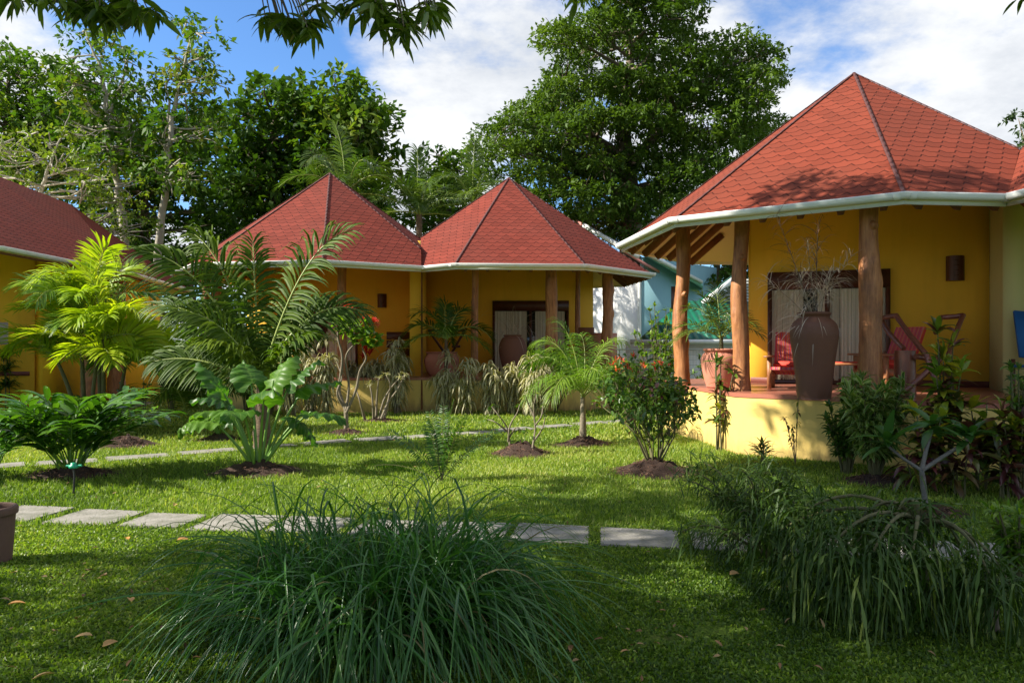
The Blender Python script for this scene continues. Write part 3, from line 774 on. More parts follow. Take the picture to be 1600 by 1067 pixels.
# ================================================================ vegetation materials
G = dict(
 back=leafmat('dark glossy tree leaf', [(.022, .058, .008), (.045, .10, .010), (.085, .16, .016)], .3, .55, spec=.2),
 terminalia=leafmat('broad tree leaf', [(.025, .07, .008), (.05, .115, .012), (.10, .17, .018), (.20, .19, .03)], .35, .55, spec=.2),
 yellowish=leafmat('yellow green tree leaf', [(.07, .12, .012), (.12, .18, .018), (.19, .23, .025)], .4, .5),
 big=leafmat('layered tree leaf', [(.034, .068, .010), (.068, .125, .015), (.125, .19, .03)], .3, .55, spec=.2),
 far=leafmat('far hill leaf', [(.03, .06, .02), (.05, .09, .025)], .2, .6),
 palm=leafmat('palm leaflet', [(.022, .055, .004), (.05, .10, .006), (.115, .17, .010)], .25, .55, spec=.2),
 coco=leafmat('coconut leaflet', [(.04, .085, .012), (.07, .12, .02), (.12, .17, .035)], .35, .35),
 areca=leafmat('yellow palm leaflet', [(.18, .30, .012), (.32, .44, .02), (.52, .54, .03)], .45, .4, tcol=(1.35, 1.35, .4)),
 areca_d=leafmat('green palm leaflet', [(.06, .14, .012), (.11, .21, .016), (.18, .28, .02)], .4, .4),
 alo=leafmat('elephant ear leaf', [(.02, .075, .008), (.04, .12, .010), (.10, .21, .015)], .4, .42, vein=.16, spec=.3),
 ginger=leafmat('ginger leaf', [(.028, .09, .008), (.055, .15, .012), (.10, .22, .02)], .3, .25, spec=.6),
 cane=leafmat('striped cane leaf', [(.09, .12, .03), (.14, .16, .045), (.20, .19, .07)], .25, .5, edge=((.50, .46, .28), .42)),
 lemon=leafmat('lemongrass blade', [(.022, .085, .014), (.04, .135, .02), (.075, .19, .03), (.15, .25, .06)], .3, .32, spec=.5),
 weep=leafmat('weeping ribbon leaf', [(.018, .048, .004), (.040, .085, .008), (.09, .145, .016)], .2, .5, spec=.3),
 weep_y=leafmat('pale young ribbon leaf', [(.13, .20, .03), (.22, .27, .05)], .3, .4),
 fern=leafmat('fern leaflet', [(.025, .075, .010), (.05, .12, .014)], .3, .4),
 shrub=leafmat('shrub leaf', [(.025, .07, .010), (.055, .125, .014), (.12, .20, .02)], .28, .4),
 shrub_w=leafmat('variegated shrub leaf', [(.035, .095, .012), (.08, .16, .018), (.16, .24, .03)], .28, .4, edge=((.38, .42, .16), .8)),
 croton=leafmat('croton leaf', [(.05, .014, .012), (.10, .03, .02), (.05, .09, .012), (.10, .16, .012), (.26, .27, .02)], .2, .3, spec=.6),
 croton_y=leafmat('croton top leaf', [(.08, .17, .012), (.22, .28, .02), (.45, .36, .02)], .3, .3),
 cordy=leafmat('maroon cordyline leaf', [(.035, .010, .012), (.07, .016, .018), (.10, .07, .02), (.05, .09, .015)], .25, .3, spec=.6),
 fran=leafmat('frangipani leaf', [(.02, .065, .015), (.035, .10, .02), (.06, .14, .03)], .35, .35),
 mango=leafmat('mango leaf', [(.045, .085, .008), (.08, .14, .012), (.13, .19, .015)], .3, .3, spec=.5),
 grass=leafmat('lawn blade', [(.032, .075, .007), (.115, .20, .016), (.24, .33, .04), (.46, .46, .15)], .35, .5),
 red=leafmat('red flower', [(.55, .03, .015), (.75, .09, .04)], .3, .5, tcol=(1, .6, .5)),
 orange=leafmat('orange bract', [(.8, .14, .02), (.85, .22, .05)], .3, .5, tcol=(1, .7, .5)),
 dry=leafmat('dry plume', [(.45, .36, .24), (.62, .54, .42)], .3, .7, tcol=(1, 1, 1)),
 mulch=leafmat('bark mulch chip', [(.05, .022, .012), (.10, .048, .028), (.19, .10, .06)], .0, .9),
 dead=leafmat('dry litter leaf', [(.10, .05, .02), (.22, .12, .05), (.35, .24, .11)], .1, .8),
 litter=leafmat('fallen leaf', [(.55, .20, .04), (.62, .42, .18)], .1, .7))
G['pale_bark'] = barkmat('pale smooth bark', (.28, .25, .19), (.48, .44, .36), (2, 2, .6), .3)
G['bark'] = barkmat('grey brown bark', (.10, .075, .05), (.22, .17, .12), (4, 4, 1), .6)
G['stem'] = barkmat('green brown stem', (.07, .075, .025), (.16, .14, .06), (9, 9, 3), .3)
G['cane_stem'] = barkmat('pale cane stem', (.15, .12, .08), (.28, .24, .17), (10, 10, 10), .4)
G['rachis'] = plain('palm rachis', (.22, .28, .05), .45)
G['petiole'] = plain('pale green petiole', (.12, .24, .03), .35)
G['palmtrunk'] = barkmat('ringed palm trunk', (.09, .055, .035), (.22, .15, .09), (2, 2, 14), .8)
G['soil'] = barkmat('dark mulch soil', (.035, .018, .011), (.09, .045, .028), (30, 30, 30), 1.0, .95)

def in_poly(x, y, P):
    r = np.zeros(len(x), bool); n = len(P); j = n-1
    for i in range(n):
        xi, yi = P[i]; xj, yj = P[j]
        c = ((yi > y) != (yj > y)) & (x < (xj-xi)*(y-yi)/((yj-yi) or 1e-9)+xi); r ^= c; j = i
    return r
def crown_leaves(mb, B, Rr, squash, dens, L, W, m=7, up=.5, spread=1.0, bend=.25, tilt=.5, shell=.55):
    """clusters of leaves spread through blobs B with radii Rr"""
    cnt = np.maximum(6, (dens*Rr**2).astype(int)); idx = np.repeat(np.arange(len(B)), cnt)
    n = len(idx); d = rdir(n, .25); r = Rr[idx]*(shell+(1-shell)*rng.random(n)**.6)*(1+.12*rng.normal(size=n))
    c = B[idx]+d*r[:, None]*np.array([1, 1, squash])
    bl = rng.random(len(B))
    ci = np.repeat(np.arange(n), m); ax_ = nrm(d+np.array([0, 0, up]))[ci]
    D = nrm(ax_*.55+rdir(len(ci))*spread)
    LL = L*(.65+.6*rng.random(len(ci)))
    P = c[ci]+D*LL[:, None]*.1+rng.normal(size=(len(ci), 3))*L*.25
    var = np.clip(.5*bl[idx][ci]+.3*rng.random(n)[ci]+.3*rng.random(len(ci))-.05, 0, 1)
    diamonds(mb, P, D, LL, LL*W, bend, var=var, tilt=tilt)
    return c
def tree(name, label, cat, d, outline, nblob, br, trunks, mats, leaf=(.3, .45), dens=26, m=7, thick=2.5, squash=.8, group=None, up=.5, base=None, tr=.25, gap=.62, bend=.25, bark='bark', limbs=True, shell=.5, tilt=.5, spread=1.0):
    """outline: photo pixels of the crown, carried to depth d and given depth `thick`"""
    O = np.array(outline, float); xs, ys = O[:, 0], O[:, 1]; s = F/d; C = []; tries = 0; RR = []
    while len(C) < nblob and tries < 6000:
        tries += 1
        q = np.array([rng.uniform(xs.min(), xs.max()), rng.uniform(ys.min(), ys.max())]); r = rng.uniform(*br)
        if not in_poly(np.array([q[0]]), np.array([q[1]]), outline)[0]: continue
        off = rng.uniform(-1, 1)*thick
        if any(math.hypot(q[0]-c[0], q[1]-c[1])/s < (r+rr)*gap*.5 and abs(off-c[2]) < thick*.5 for c, rr in zip(C, RR)): continue
        C.append((q[0], q[1], off)); RR.append(r)
    B = np.array([px(a, b, d+c) for a, b, c in C]); RR = np.array(RR)
    bx = base if base is not None else px(trunks[0][0][0], 0, d)[:2]
    root = thing(name, label, cat, (bx[0], bx[1], 0), group)
    tb = MB(); nodes = []
    for tk in trunks:
        P = []
        for (x, y, rr) in tk:
            p = px(x, y, d); P.append([*p, rr])
        P = np.array(P)
        if tk is trunks[0] or P[0, 2] < 4:
            if P[0, 2] > 0: P = np.vstack([[bx[0], bx[1], -.2, P[0, 3]*1.25], P])
        C3 = catmull(P, 5); C3[1:-1, :3] += rng.normal(size=(len(C3)-2, 3))*.03
        tube(tb, C3[:, :3], C3[:, 3], 9, rough=.04); nodes.append(C3)
    nodes = np.vstack(nodes)
    tb.build('trunk', G[bark], root)
    if limbs:
        lb = MB(); top = nodes[nodes[:, 2] > 2.5]
        for b, r in zip(B, RR):
            cand = top[top[:, 2] < b[2]+.3]
            if not len(cand): cand = top
            k = np.argmin(np.linalg.norm(cand[:, :3]-b, axis=1)+.35*abs(cand[:, 2]-b[2])); p = cand[k, :3]
            mid = (p+b)/2+rng.normal(size=3)*.25; r0 = min(cand[k, 3]*.55, .11)
            tube(lb, curve3(p, mid, b+np.array([0, 0, r*.3]), 7), np.linspace(r0, .02, 7), 5)
            for q in range(3):
                e = b+rdir(1, .3)[0]*r*.85; tube(lb, curve3(mid, b, e, 5), np.linspace(.03, .008, 5), 4)
        lb.build('limb', G[bark], root)
    cb = MB(); crown_leaves(cb, B, RR, squash, dens, leaf[0], leaf[1], m, up, spread, bend, tilt, shell)
    cb.build('crown', G[mats], root, smooth=False)
    return root

TG = 'trees behind the bungalows'
# left group
tree('broadleaf_tree', 'tall tree with pale forked trunk rising over the dark red roof', 'tree', 30,
     [(88, 60), (150, 20), (235, 10), (250, 120), (235, 250), (160, 290), (110, 230), (80, 130)], 36, (.5, .85),
     [[(196, 365, .16), (182, 290, .13), (168, 200, .10), (160, 115, .07), (135, 60, .03)], [(172, 175, .07), (190, 130, .05), (203, 78, .03)]],
     'terminalia', (.30, .5), 26, 7, 1.2, .7, TG, bark='pale_bark', gap=.9)
tree('broadleaf_tree', 'tall open crowned tree with pale trunk beside the blue sky gap', 'tree', 29,
     [(255, 15), (290, 5), (330, 60), (360, 110), (352, 170), (330, 230), (300, 300), (240, 300), (235, 180), (268, 110)], 36, (.45, .8),
     [[(247, 400, .15), (260, 290, .12), (268, 200, .09), (283, 120, .06), (298, 60, .03)], [(266, 205, .06), (262, 150, .04), (258, 100, .025)]],
     'terminalia', (.28, .5), 26, 7, 1.2, .7, TG, bark='pale_bark', gap=.9)
tree('broadleaf_tree', 'wide yellow green tree just behind the dark red roof', 'tree', 27,
     [(-60, 235), (30, 215), (110, 165), (150, 250), (215, 290), (240, 380), (200, 420), (60, 300), (-60, 300)], 30, (.5, .9),
     [[(60, 330, .09), (75, 270, .06), (95, 215, .03), (110, 175, .01)], [(80, 260, .045), (30, 225, .012)]], 'yellowish', (.18, .5), 30, 7, 1.2, .55, TG, bark='pale_bark')
tree('broadleaf_tree', 'dense dark tree at the left edge with a ragged top', 'tree', 33,
     [(-60, 80), (20, 80), (60, 110), (110, 170), (120, 300), (-60, 300)], 44, (.8, 1.3),
     [[(20, 330, .2), (10, 200, .14), (15, 110, .06)]], 'terminalia', (.3, .5), 24, 7, 1.6, .7, TG)
tree('broadleaf_tree', 'dark leafy tree filling the gap behind the two pale trunks', 'tree', 38,
     [(70, 190), (150, 130), (240, 190), (330, 170), (350, 260), (380, 330), (390, 440), (180, 440), (100, 320)], 85, (.9, 1.5),
     [[(230, 420, .25), (225, 300, .2), (220, 220, .1)]], 'back', (.34, .5), 22, 7, 2.2, .7, TG)
# middle pair
tree('breadfruit_tree', 'round dark crowned tree left of the coconut palm', 'tree', 34,
     [(372, 175), (400, 145), (445, 130), (485, 150), (505, 200), (500, 300), (470, 360), (380, 350), (352, 300), (350, 220)], 58, (.7, 1.15),
     [[(430, 360, .25), (425, 260, .2), (430, 180, .1)]], 'back', (.42, .5), 22, 7, 2.0, .75, TG)
tree('breadfruit_tree', 'peaked broad leaved tree right behind the coconut palm', 'tree', 33,
     [(530, 125), (545, 128), (562, 165), (598, 180), (604, 250), (618, 285), (600, 340), (490, 340), (480, 210), (505, 160)], 56, (.6, 1.05),
     [[(545, 360, .25), (540, 260, .18), (538, 160, .08)]], 'terminalia', (.4, .5), 24, 7, 1.8, .75, TG)
tree('broadleaf_tree', 'lower bright tree with thin top between the two cone roofs', 'tree', 36,
     [(625, 270), (650, 265), (665, 245), (705, 235), (735, 250), (745, 300), (740, 350), (640, 370), (620, 320)], 26, (.6, 1.0),
     [[(690, 380, .16), (690, 300, .12), (700, 250, .05)]], 'terminalia', (.36, .5), 24, 7, 1.6, .7, TG)
# the giant
tree('giant_tree', 'huge tree with layered crown towering behind the middle and right bungalows', 'tree', 34,
     [(905, -60), (1070, -60), (1095, 25), (1140, 55), (1200, 75), (1195, 135), (1212, 175), (1205, 215), (1190, 235), (1110, 300), (1010, 350), (960, 385), (850, 330), (800, 290), (758, 262), (755, 225), (770, 190),
      (835, 150), (860, 110), (868, 60), (900, 25)], 185, (.75, 1.35),
     [[(985, 430, .5), (985, 300, .42), (975, 200, .32), (985, 90, .18), (990, 10, .1)], [(985, 260, .25), (1060, 170, .18), (1120, 110, .1)], [(980, 250, .22), (900, 200, .16), (840, 180, .08)], [(985, 300, .22), (1080, 260, .15), (1150, 200, .08)]],
     'big', (.23, .44), 74, 7, 3.4, .42, TG, up=.9, gap=.75, shell=.45)
tree('broadleaf_tree', 'dark dense tree in the shade behind the green shed roof', 'tree', 37,
     [(980, 330), (1060, 350), (1180, 350), (1300, 340), (1300, 480), (1150, 500), (1040, 440), (960, 400)], 36, (.9, 1.4),
     [[(1120, 470, .2), (1120, 380, .12)]], 'back', (.3, .5), 22, 7, 2, .7, TG)
tree('broadleaf_tree', 'low dark tree seen under the eaves left of the middle bungalow', 'tree', 34,
     [(225, 400), (300, 380), (420, 400), (420, 500), (240, 520)], 16, (.9, 1.3), [[(300, 500, .2), (300, 430, .1)]], 'back', (.3, .5), 22, 7, 2, .7, TG)
tree('broadleaf_tree', 'far off tree crown on the hill peeping over the right roof valley', 'tree', 70,
     [(1562, 215), (1580, 192), (1640, 182), (1700, 190), (1700, 330), (1500, 330)], 30, (1.1, 1.7), [[(1600, 330, .3), (1600, 220, .2)]], 'far', (.5, .5), 16, 7, 3, .8, TG)

# ================================================================ palms
def frond(P, az, el, L, droop, nl, ll, lw, lmat, name='frond', parent=None, ldroop=.5, vee=.35, rr=.018, mat2=None, K=4, a0=75, a1=22, t0=.12, roll=0., bow=0.):
    mb = MB(); n = 16; d0 = np.array([math.cos(el)*math.cos(az), math.cos(el)*math.sin(az), math.sin(el)])
    pts = [np.array(P, float)]; ds = []
    lat = np.array([-math.sin(az), math.cos(az), 0])
    for k in range(n):
        t = (k+.5)/n; d = nrm(d0+np.array([0, 0, -1.])*droop*1.7*t**1.4+lat*bow*t); ds.append(d); pts.append(pts[-1]+d*L/n)
    pts = np.array(pts); ds = np.array(ds+[ds[-1]])
    tube(mb, pts, np.linspace(rr, rr*.25, n+1), 5, mat=1)
    t = np.repeat(np.linspace(t0, .99, nl), 2); sg = np.tile([1, -1.], nl); t = np.clip(t+rng.normal(size=2*nl)*.004, 0, .995)
    i = t*n; i0 = i.astype(int); f = (i-i0)[:, None]; Q = pts[i0]*(1-f)+pts[np.minimum(i0+1, n)]*f; T = nrm(ds[i0])
    S0 = nrm(np.cross(T, np.array([[0, 0, 1.]]))+1e-6); Nn = np.cross(S0, T)
    if roll: S0, Nn = S0*math.cos(roll)+Nn*math.sin(roll), Nn*math.cos(roll)-S0*math.sin(roll)
    u = (t-t0)/(1-t0); ang = np.radians(a0+(a1-a0)*u+rng.normal(size=2*nl)*4)[:, None]
    D = T*np.cos(ang)+S0*sg[:, None]*np.sin(ang)+Nn*(vee+.15*rng.normal(size=(2*nl, 1)))
    D = nrm(D); S = nrm(np.cross(Nn, D)); LL = ll*(.35+.75*np.sin(np.pi*(.12+.8*u))**.8)*(.9+.2*rng.random(2*nl))
    strips(mb, Q, D, LL, lw*(.6+.5*np.sin(np.pi*np.clip(u, 0, 1))), K, ldroop, S=S, prof=P_LANCE, fold=.35, var=np.clip(.5+rng.normal()*.18+rng.normal(size=2*nl)*.15, 0, 1))
    return mb.build(name, [G[lmat], G[mat2 or 'rachis']], parent)
def palm(name, label, base, hgt, r, fronds, lmat, L, nl, ll, lw, cat='palm tree', group=None, lean=(0, 0), droop=.6, ldroop=.5, vee=.3, rr=.02, K=4, trunk='palmtrunk', bow=.2, rl=.3):
    root = thing(name, label, cat, base, group); b = np.array(base, float); top = b+np.array([lean[0], lean[1], hgt])
    mb = MB(); pts = curve3(b-np.array([0, 0, .1]), b+np.array([lean[0]*.2, lean[1]*.2, hgt*.5]), top, 14)
    tube(mb, pts, r*np.linspace(1.25, .7, 14)*(1+.05*np.sin(np.arange(14)*2.1)), 12, rough=.05); mb.build('trunk', G[trunk], root)
    for (az, el, s, dr, *ro) in fronds:
        frond(top+rng.normal(size=3)*r*.3, rad(az), rad(el), L*s, droop*dr, nl, ll*(.8+.2*s), lw, lmat, parent=root, ldroop=ldroop, vee=vee, rr=rr, K=K, roll=rad(ro[0]) if ro else rng.normal()*rl, bow=rng.normal()*bow)
    return root
# big young palm at the left (azimuths seen from above: 0 = right, 90 = away, 270 = towards the camera)
pb = at(410, 700)
palm('young_palm', 'big young palm with wide arching fronds in front of the middle bungalow', pb, 1.0, .12,
     [(178, 66, 1.18, 1.05, 62), (172, 52, .95, 1.0, 50), (4, 74, 1.16, 1.05, -65), (2, 62, .88, 1.35, -58), (25, 74, .7, 1.2, -40), (150, 82, .95, .5), (60, 62, .75, 1.0), 
      (230, 55, .5, 1.1), (130, 52, .6, .9), (176, 28, .7, .8, 60), (330, 60, .5, 1.0), (165, 74, 1.1, .95, 70), (200, 62, .75, 1.1, 40)],
     'palm', 2.55, 46, .58, .048, droop=.5, ldroop=.85, vee=.2, rr=.028, K=5, bow=.08, rl=.2)
pb = px(697, 0, 18.3); pb[2] = 0
palm('young_palm', 'small dark palm growing before the partition of the middle bungalow', pb, 1.75, .05,
     [(170, 45, 1.0, 1.3), (10, 42, 1.0, 1.4), (120, 75, .9, .8), (60, 70, .9, 1.0), (200, 20, .9, 1.2), (340, 20, .9, 1.3), (270, 50, .7, 1.2), (90, 30, .8, 1.2), (145, 62, 1.0, 1.0)],
     'palm', 1.25, 30, .42, .035, droop=.7, ldroop=.5)
pb = at(911, 690)
palm('young_palm', 'bright fine leaved palm on a mulch mound on the lawn', pb, .75, .055,
     [(170, 62, 1.0, 1.2), (10, 60, 1.0, 1.2), (120, 78, 1.0, .7), (60, 75, 1.0, .8), (200, 45, 1.0, 1.4), (340, 45, 1.0, 1.4), (270, 60, .8, 1.2), (90, 60, .9, 1.0), (235, 50, .9, 1.4), (305, 50, .9, 1.4), (30, 70, 1, .9), (150, 70, 1, .9)],
     'areca_d', 1.45, 46, .42, .016, droop=.75, ldroop=.9, vee=.15, rr=.012, trunk='cane_stem')
for (x, y, d, lab, L, h) in ((540, 305, 27, 'coconut palm rising straight behind the left cone roof', 2.7, 0), (655, 335, 29, 'coconut palm low behind the gap between the cone roofs', 2.5, 0), (738, 320, 30, 'coconut palm behind the right cone roof of the middle bungalow', 2.5, 0)):
    p = px(x, y, d)
    palm('coconut_palm', lab, (p[0], p[1], 0), p[2], .16,
         [(80, 85, 1.0, .3), (160, 65, 1.0, 1.2), (20, 60, 1.0, 1.3), (200, 40, 1.0, 1.2), (340, 40, 1.0, 1.3), (300, 62, .9, 1.2), (240, 62, .9, 1.2), (120, 60, 1, .9), (60, 55, 1, .9), (180, 10, .9, .8), (0, 10, .9, .8), (270, 30, .8, 1)],
         'coco', L, 50, .6, .045, group='coconut palms behind the roofs', droop=.75, ldroop=.6, K=3, rr=.03)
# yellow clumping palm
pb = at(146, 676)
root = thing('clumping_palm', 'yellow green feathery palm clump in front of the long bungalow', 'palm', pb)
for i, (dx, dy, h, lx) in enumerate([(-.15, 0, 2.1, -.2), (.1, .1, 2.45, -.15), (.2, -.05, 1.8, .15), (.05, -.2, 1.5, .1), (-.35, .15, 1.35, -.4), (.3, .2, 1.3, .3)]):
    b = pb+np.array([dx, dy, -.05]); top = b+np.array([lx, rng.normal()*.15, h])
    mb = MB(); tube(mb, curve3(b, b+np.array([lx*.2, 0, h*.5]), top, 10), np.linspace(.05, .03, 10), 8, rough=.04); mb.build('cane', G['stem'], root)
    for k in range(8):
        az = rng.uniform(0, 360); el = rng.uniform(20, 75) if k else 84
        if lx < 0 and k in (1, 2): az = rng.uniform(150, 215)
        if lx > 0 and k in (1, 2): az = rng.uniform(-40, 40)
        frond(top, rad(az), rad(el), rng.uniform(1.0, 1.5), rng.uniform(.5, .95), 38, .46, .046, 'areca' if k < 7 else 'areca_d', parent=root, ldroop=.45, vee=.3, rr=.014, roll=rng.normal()*.5)
# second palm clump, low, behind the first towards the big palm
pb = at(298, 672)
root = thing('clumping_palm', 'low green palm clump left of the big young palm', 'palm', pb)
for k in range(17):
    az = rng.uniform(0, 360); frond(pb+np.array([rng.normal()*.2, rng.normal()*.2, rng.uniform(.2, 1.3)]), rad(az), rad(rng.uniform(35, 75)), rng.uniform(.9, 1.5), rng.uniform(.6, 1.0), 32, .42, .036, 'areca_d' if k % 3 else 'palm', parent=root, ldroop=.6, vee=.2, rr=.014)
# ================================================================ mounds
MOUNDS = []
def mound(x, y, r, h, label, ry=None, cat='mulch mound', group='mulch mounds on the lawn', loc=None):
    b = at(x, y) if loc is None else np.array(loc, float); ry = ry or r
    n = 22; m = 9; V = [[b[0], b[1], b[2]+h]]
    for i in range(1, m+1):
        t = i/m
        for k in range(n):
            a = 2*math.pi*k/n; q = 1+.14*math.sin(2*a+x)+.1*math.sin(5*a+y)
            X = b[0]+r*q*t*math.cos(a); Y = b[1]+ry*q*t*math.sin(a)
            V.append([X, Y, float(gz(X, Y))+h*(math.cos(t*math.pi)*.5+.5)*(1+.2*rng.normal())+(-.015 if i == m else .006)])
    mb = MB(); mb.add(V, [[0, 1+k, 1+(k+1) % n] for k in range(n)])
    V2 = V; Fq = []
    for i in range(m-1):
        for k in range(n): Fq.append([1+i*n+k, 1+(i+1)*n+k, 1+(i+1)*n+(k+1) % n, 1+i*n+(k+1) % n])
    mb.F.append((np.array(Fq), 0))
    c = int(900*r/.5); a = rng.random(c)*6.28; t = rng.random(c)**.6*1.12
    X = b[0]+r*t*np.cos(a); Y = b[1]+ry*t*np.sin(a); Z = gz(X, Y)+h*(np.cos(np.clip(t, 0, 1)*np.pi)*.5+.5)+.012
    D = rdir(c); D[:, 2] = rng.normal(size=c)*.25-.1
    strips(mb, np.stack([X, Y, Z], 1), D, rng.uniform(.03, .11, c), rng.uniform(.005, .014, c), 2, .3, prof=P_STRAP, mat=1)
    o = mb.build('mulch_mound', [G['soil'], G['mulch']], org=b); tag(o, label, cat, group)
    MOUNDS.append((b[0], b[1], r, ry)); return b+np.array([0, 0, h*.8])
def rosette(mb, P, n, L, W, up, droop, prof=P_LANCE, K=4, mat=0, fold=.3, var=None, axis=None, spread=1., wave=0, S=None, tilt=.25):
    """leaves fanning from a shoot tip; up = mean rise of the leaf direction"""
    az = rng.random(n)*2*np.pi; el = np.radians(np.clip(up+rng.normal(size=n)*18*spread, -60, 88))
    D = np.stack([np.cos(el)*np.cos(az), np.cos(el)*np.sin(az), np.sin(el)], 1)
    if axis is not None: D = nrm(D+np.array(axis))
    PP = np.array(P)+np.array([0, 0, 1])*rng.uniform(-.05, .05, n)[:, None]*(L/.4)
    strips(mb, PP, D, L*rng.uniform(.7, 1.1, n), W*rng.uniform(.8, 1.15, n), K, droop*rng.uniform(.7, 1.3, n), prof=prof, fold=fold, mat=mat, var=var, wave=wave, tilt=tilt)

# ================================================================ elephant ears
def alo_leaf(root, base, az, el, PL, BL, BW, tiltd, mat='alo'):
    """petiole + big ruffled heart-shaped blade"""
    base = np.array(base, float); d = np.array([math.cos(el)*math.cos(az), math.cos(el)*math.sin(az), math.sin(el)])
    h = np.array([math.cos(az), math.sin(az), 0]); tip = base+d*PL
    BL *= 1.12; BW *= 1.3
    pts = curve3(base, base+d*PL*.55+np.array([0, 0, PL*.12]), tip, 9)
    pb_ = MB(); tube(pb_, pts, np.linspace(.024, .010, 9), 7); pet = pb_.build('petiole', G['petiole'], root)
    nu, nv = 22, 12; V = []; AL = []; AC = []
    bd = nrm(h*math.cos(tiltd)+np.array([0, 0, math.sin(tiltd)])); sd_ = nrm(np.cross(bd, [0, 0, 1.])); nn = np.cross(sd_, bd); ph = rng.random()*6
    for i in range(nu+1):
        t = i/nu
        w = BW*.5*(1.02*math.sin(math.pi*min(1, t*.62+.34))**.8 if t > .0 else .6)*(1-t**5)
        if t < .22: w *= .72+.28*(t/.22)
        cx_ = BL*(t-.18)
        for j in range(nv+1):
            s = -1+2*j/nv; back = -.16*BL*abs(s)**1.3*max(0, 1-t*3)
            z = -.28*BL*t*t+.10*BW*abs(s)-.22*BW*s*s+.065*BW*math.sin(t*30+ph+2*(s > 0))*abs(s)**.9+.02*BW*math.sin(t*52+ph)*(1-abs(s))+.05*BW*math.sin(ph*3+t*5+s*2)
            V.append(tip+bd*(cx_+back)+sd_*w*s+nn*z); AL.append(t); AC.append(s)
    Fq = [[i*(nv+1)+j, i*(nv+1)+j+1, (i+1)*(nv+1)+j+1, (i+1)*(nv+1)+j] for i in range(nu) for j in range(nv)]
    mb = MB(); mb.add(V, Fq, rng.uniform(.1, .9), np.array(AL), np.array(AC)); mb.build('leaf_blade', G[mat], pet, org=root.location)
mb0 = mound(403, 737, .62, .13, 'wide mulch mound under the elephant ear plant', .5)
root = thing('elephant_ear', 'elephant ear plant with huge ruffled leaves on thick stalks', 'elephant ear plant', mb0)
for (az, el, PL, BL, BW, tl) in [(172, 68, 1.05, .56, .40, 1.15), (150, 62, .8, .5, .38, .2), (180, 50, .8, .48, .36, .0), (20, 62, 1.15, .52, .38, .5), (355, 48, 1.0, .5, .34, .1), (60, 80, 1.15, .54, .40, 1.0), (115, 74, 1.2, .52, .38, .8),
                            (30, 72, 1.2, .48, .36, .9), (250, 74, .8, .46, .34, .2), (300, 76, .95, .46, .34, .6), (205, 68, .95, .42, .32, .4), (0, 55, .75, .45, .34, -.5)]:
    alo_leaf(root, mb0+np.array([.06*math.cos(rad(az)), .06*math.sin(rad(az)), -.05]), rad(az+rng.normal()*4), rad(el), PL, BL, BW, tl)
mb0 = mound(343, 687, .42, .10, 'small mulch mound under the low elephant ear', .35)
root = thing('elephant_ear', 'low elephant ear with two flat bright leaves beside the far path', 'elephant ear plant', mb0)
for (az, el, PL, BL, BW, tl) in [(160, 60, .45, .50, .42, .0), (200, 45, .42, .45, .36, -.2), (60, 65, .4, .4, .34, .3), (310, 50, .4, .4, .34, .1)]:
    alo_leaf(root, mb0, rad(az), rad(el), PL, BL, BW, tl)

# ================================================================ ginger bush at the left
mb0 = mound(112, 742, .62, .10, 'dark mulch mound under the arching ginger bush', .45)
def ginger(root, b, n, Lm, mat='ginger', lw=.085, ll=.40, fan=(0, 360)):
    for k in range(n):
        az = rad(rng.uniform(*fan)); el = rad(rng.uniform(42, 84)); L = Lm*rng.uniform(.65, 1.1)
        d = np.array([math.cos(el)*math.cos(az), math.cos(el)*math.sin(az), math.sin(el)])
        p0 = b+np.array([math.cos(az), math.sin(az), 0])*rng.uniform(0, .15); p2 = p0+d*L+np.array([math.cos(az), math.sin(az), -.8])*L*.18
        pts = curve3(p0, p0+d*L*.55+np.array([0, 0, .08]), p2, 14); mb = MB(); tube(mb, pts, np.linspace(.010, .004, 14), 5, mat=1)
        m = int(L/.085); t = np.linspace(.22, 1, m); i = t*13; i0 = np.minimum(i.astype(int), 12); Q = pts[i0]+(pts[i0+1]-pts[i0])*(i-i0)[:, None]
        T = nrm(pts[i0+1]-pts[i0]); Sx = nrm(np.cross(T, [0, 0, 1.]))*np.where(np.arange(m) % 2, 1, -1)[:, None]
        D = nrm(T*.75+Sx*.75+rng.normal(size=(m, 3))*.12+np.array([0, 0, .15]))
        strips(mb, Q, D, ll*(.7+.5*np.sin(np.pi*t*.8)), lw, 5, .45, prof=P_LANCE, fold=.3, tilt=.2)
        mb.build('stem', [G[mat], G['petiole']], root)
root = thing('ginger_bush', 'glossy green ginger bush with arching leafy stems at the left edge', 'bush', mb0)
ginger(root, mb0, 36, 1.12)
b = at(-25, 745); root = thing('ginger_bush', 'green leafy stems reaching in from beyond the left edge', 'bush', b)
ginger(root, b, 14, 1.0)
p = at(190, 697); p = mound(195, 697, .55, .16, 'bare dark mulch mound right of the ginger bush', .4)
root = thing('ginger_bush', 'smaller green leafy clump behind the ginger bush', 'bush', p)
ginger(root, at(165, 680), 16, .95, lw=.06, ll=.3)
# sprinkler
p = at(115, 772); root = thing('sprinkler', 'small green headed sprinkler on a thin stake in the lawn', 'sprinkler', p)
mb = MB(); tube(mb, [p, p+np.array([.01, 0, .2]), p+np.array([0, 0, .30])], .012, 8); mb.build('stake', M['black'], root)
M['greenplastic'] = plain('green plastic', (.01, .30, .16), .4)
mb = MB(); lathe(mb, [(.0, .29), (.04, .29), (.05, .30), (.05, .32), (.03, .33), (.03, .35), (.0, .352)], (p[0], p[1], p[2]), 14)
tube(mb, [p+np.array([-.08, 0, .315]), p+np.array([.09, 0, .32])], .014, 6); mb.build('sprinkler_head', M['greenplastic'], root)

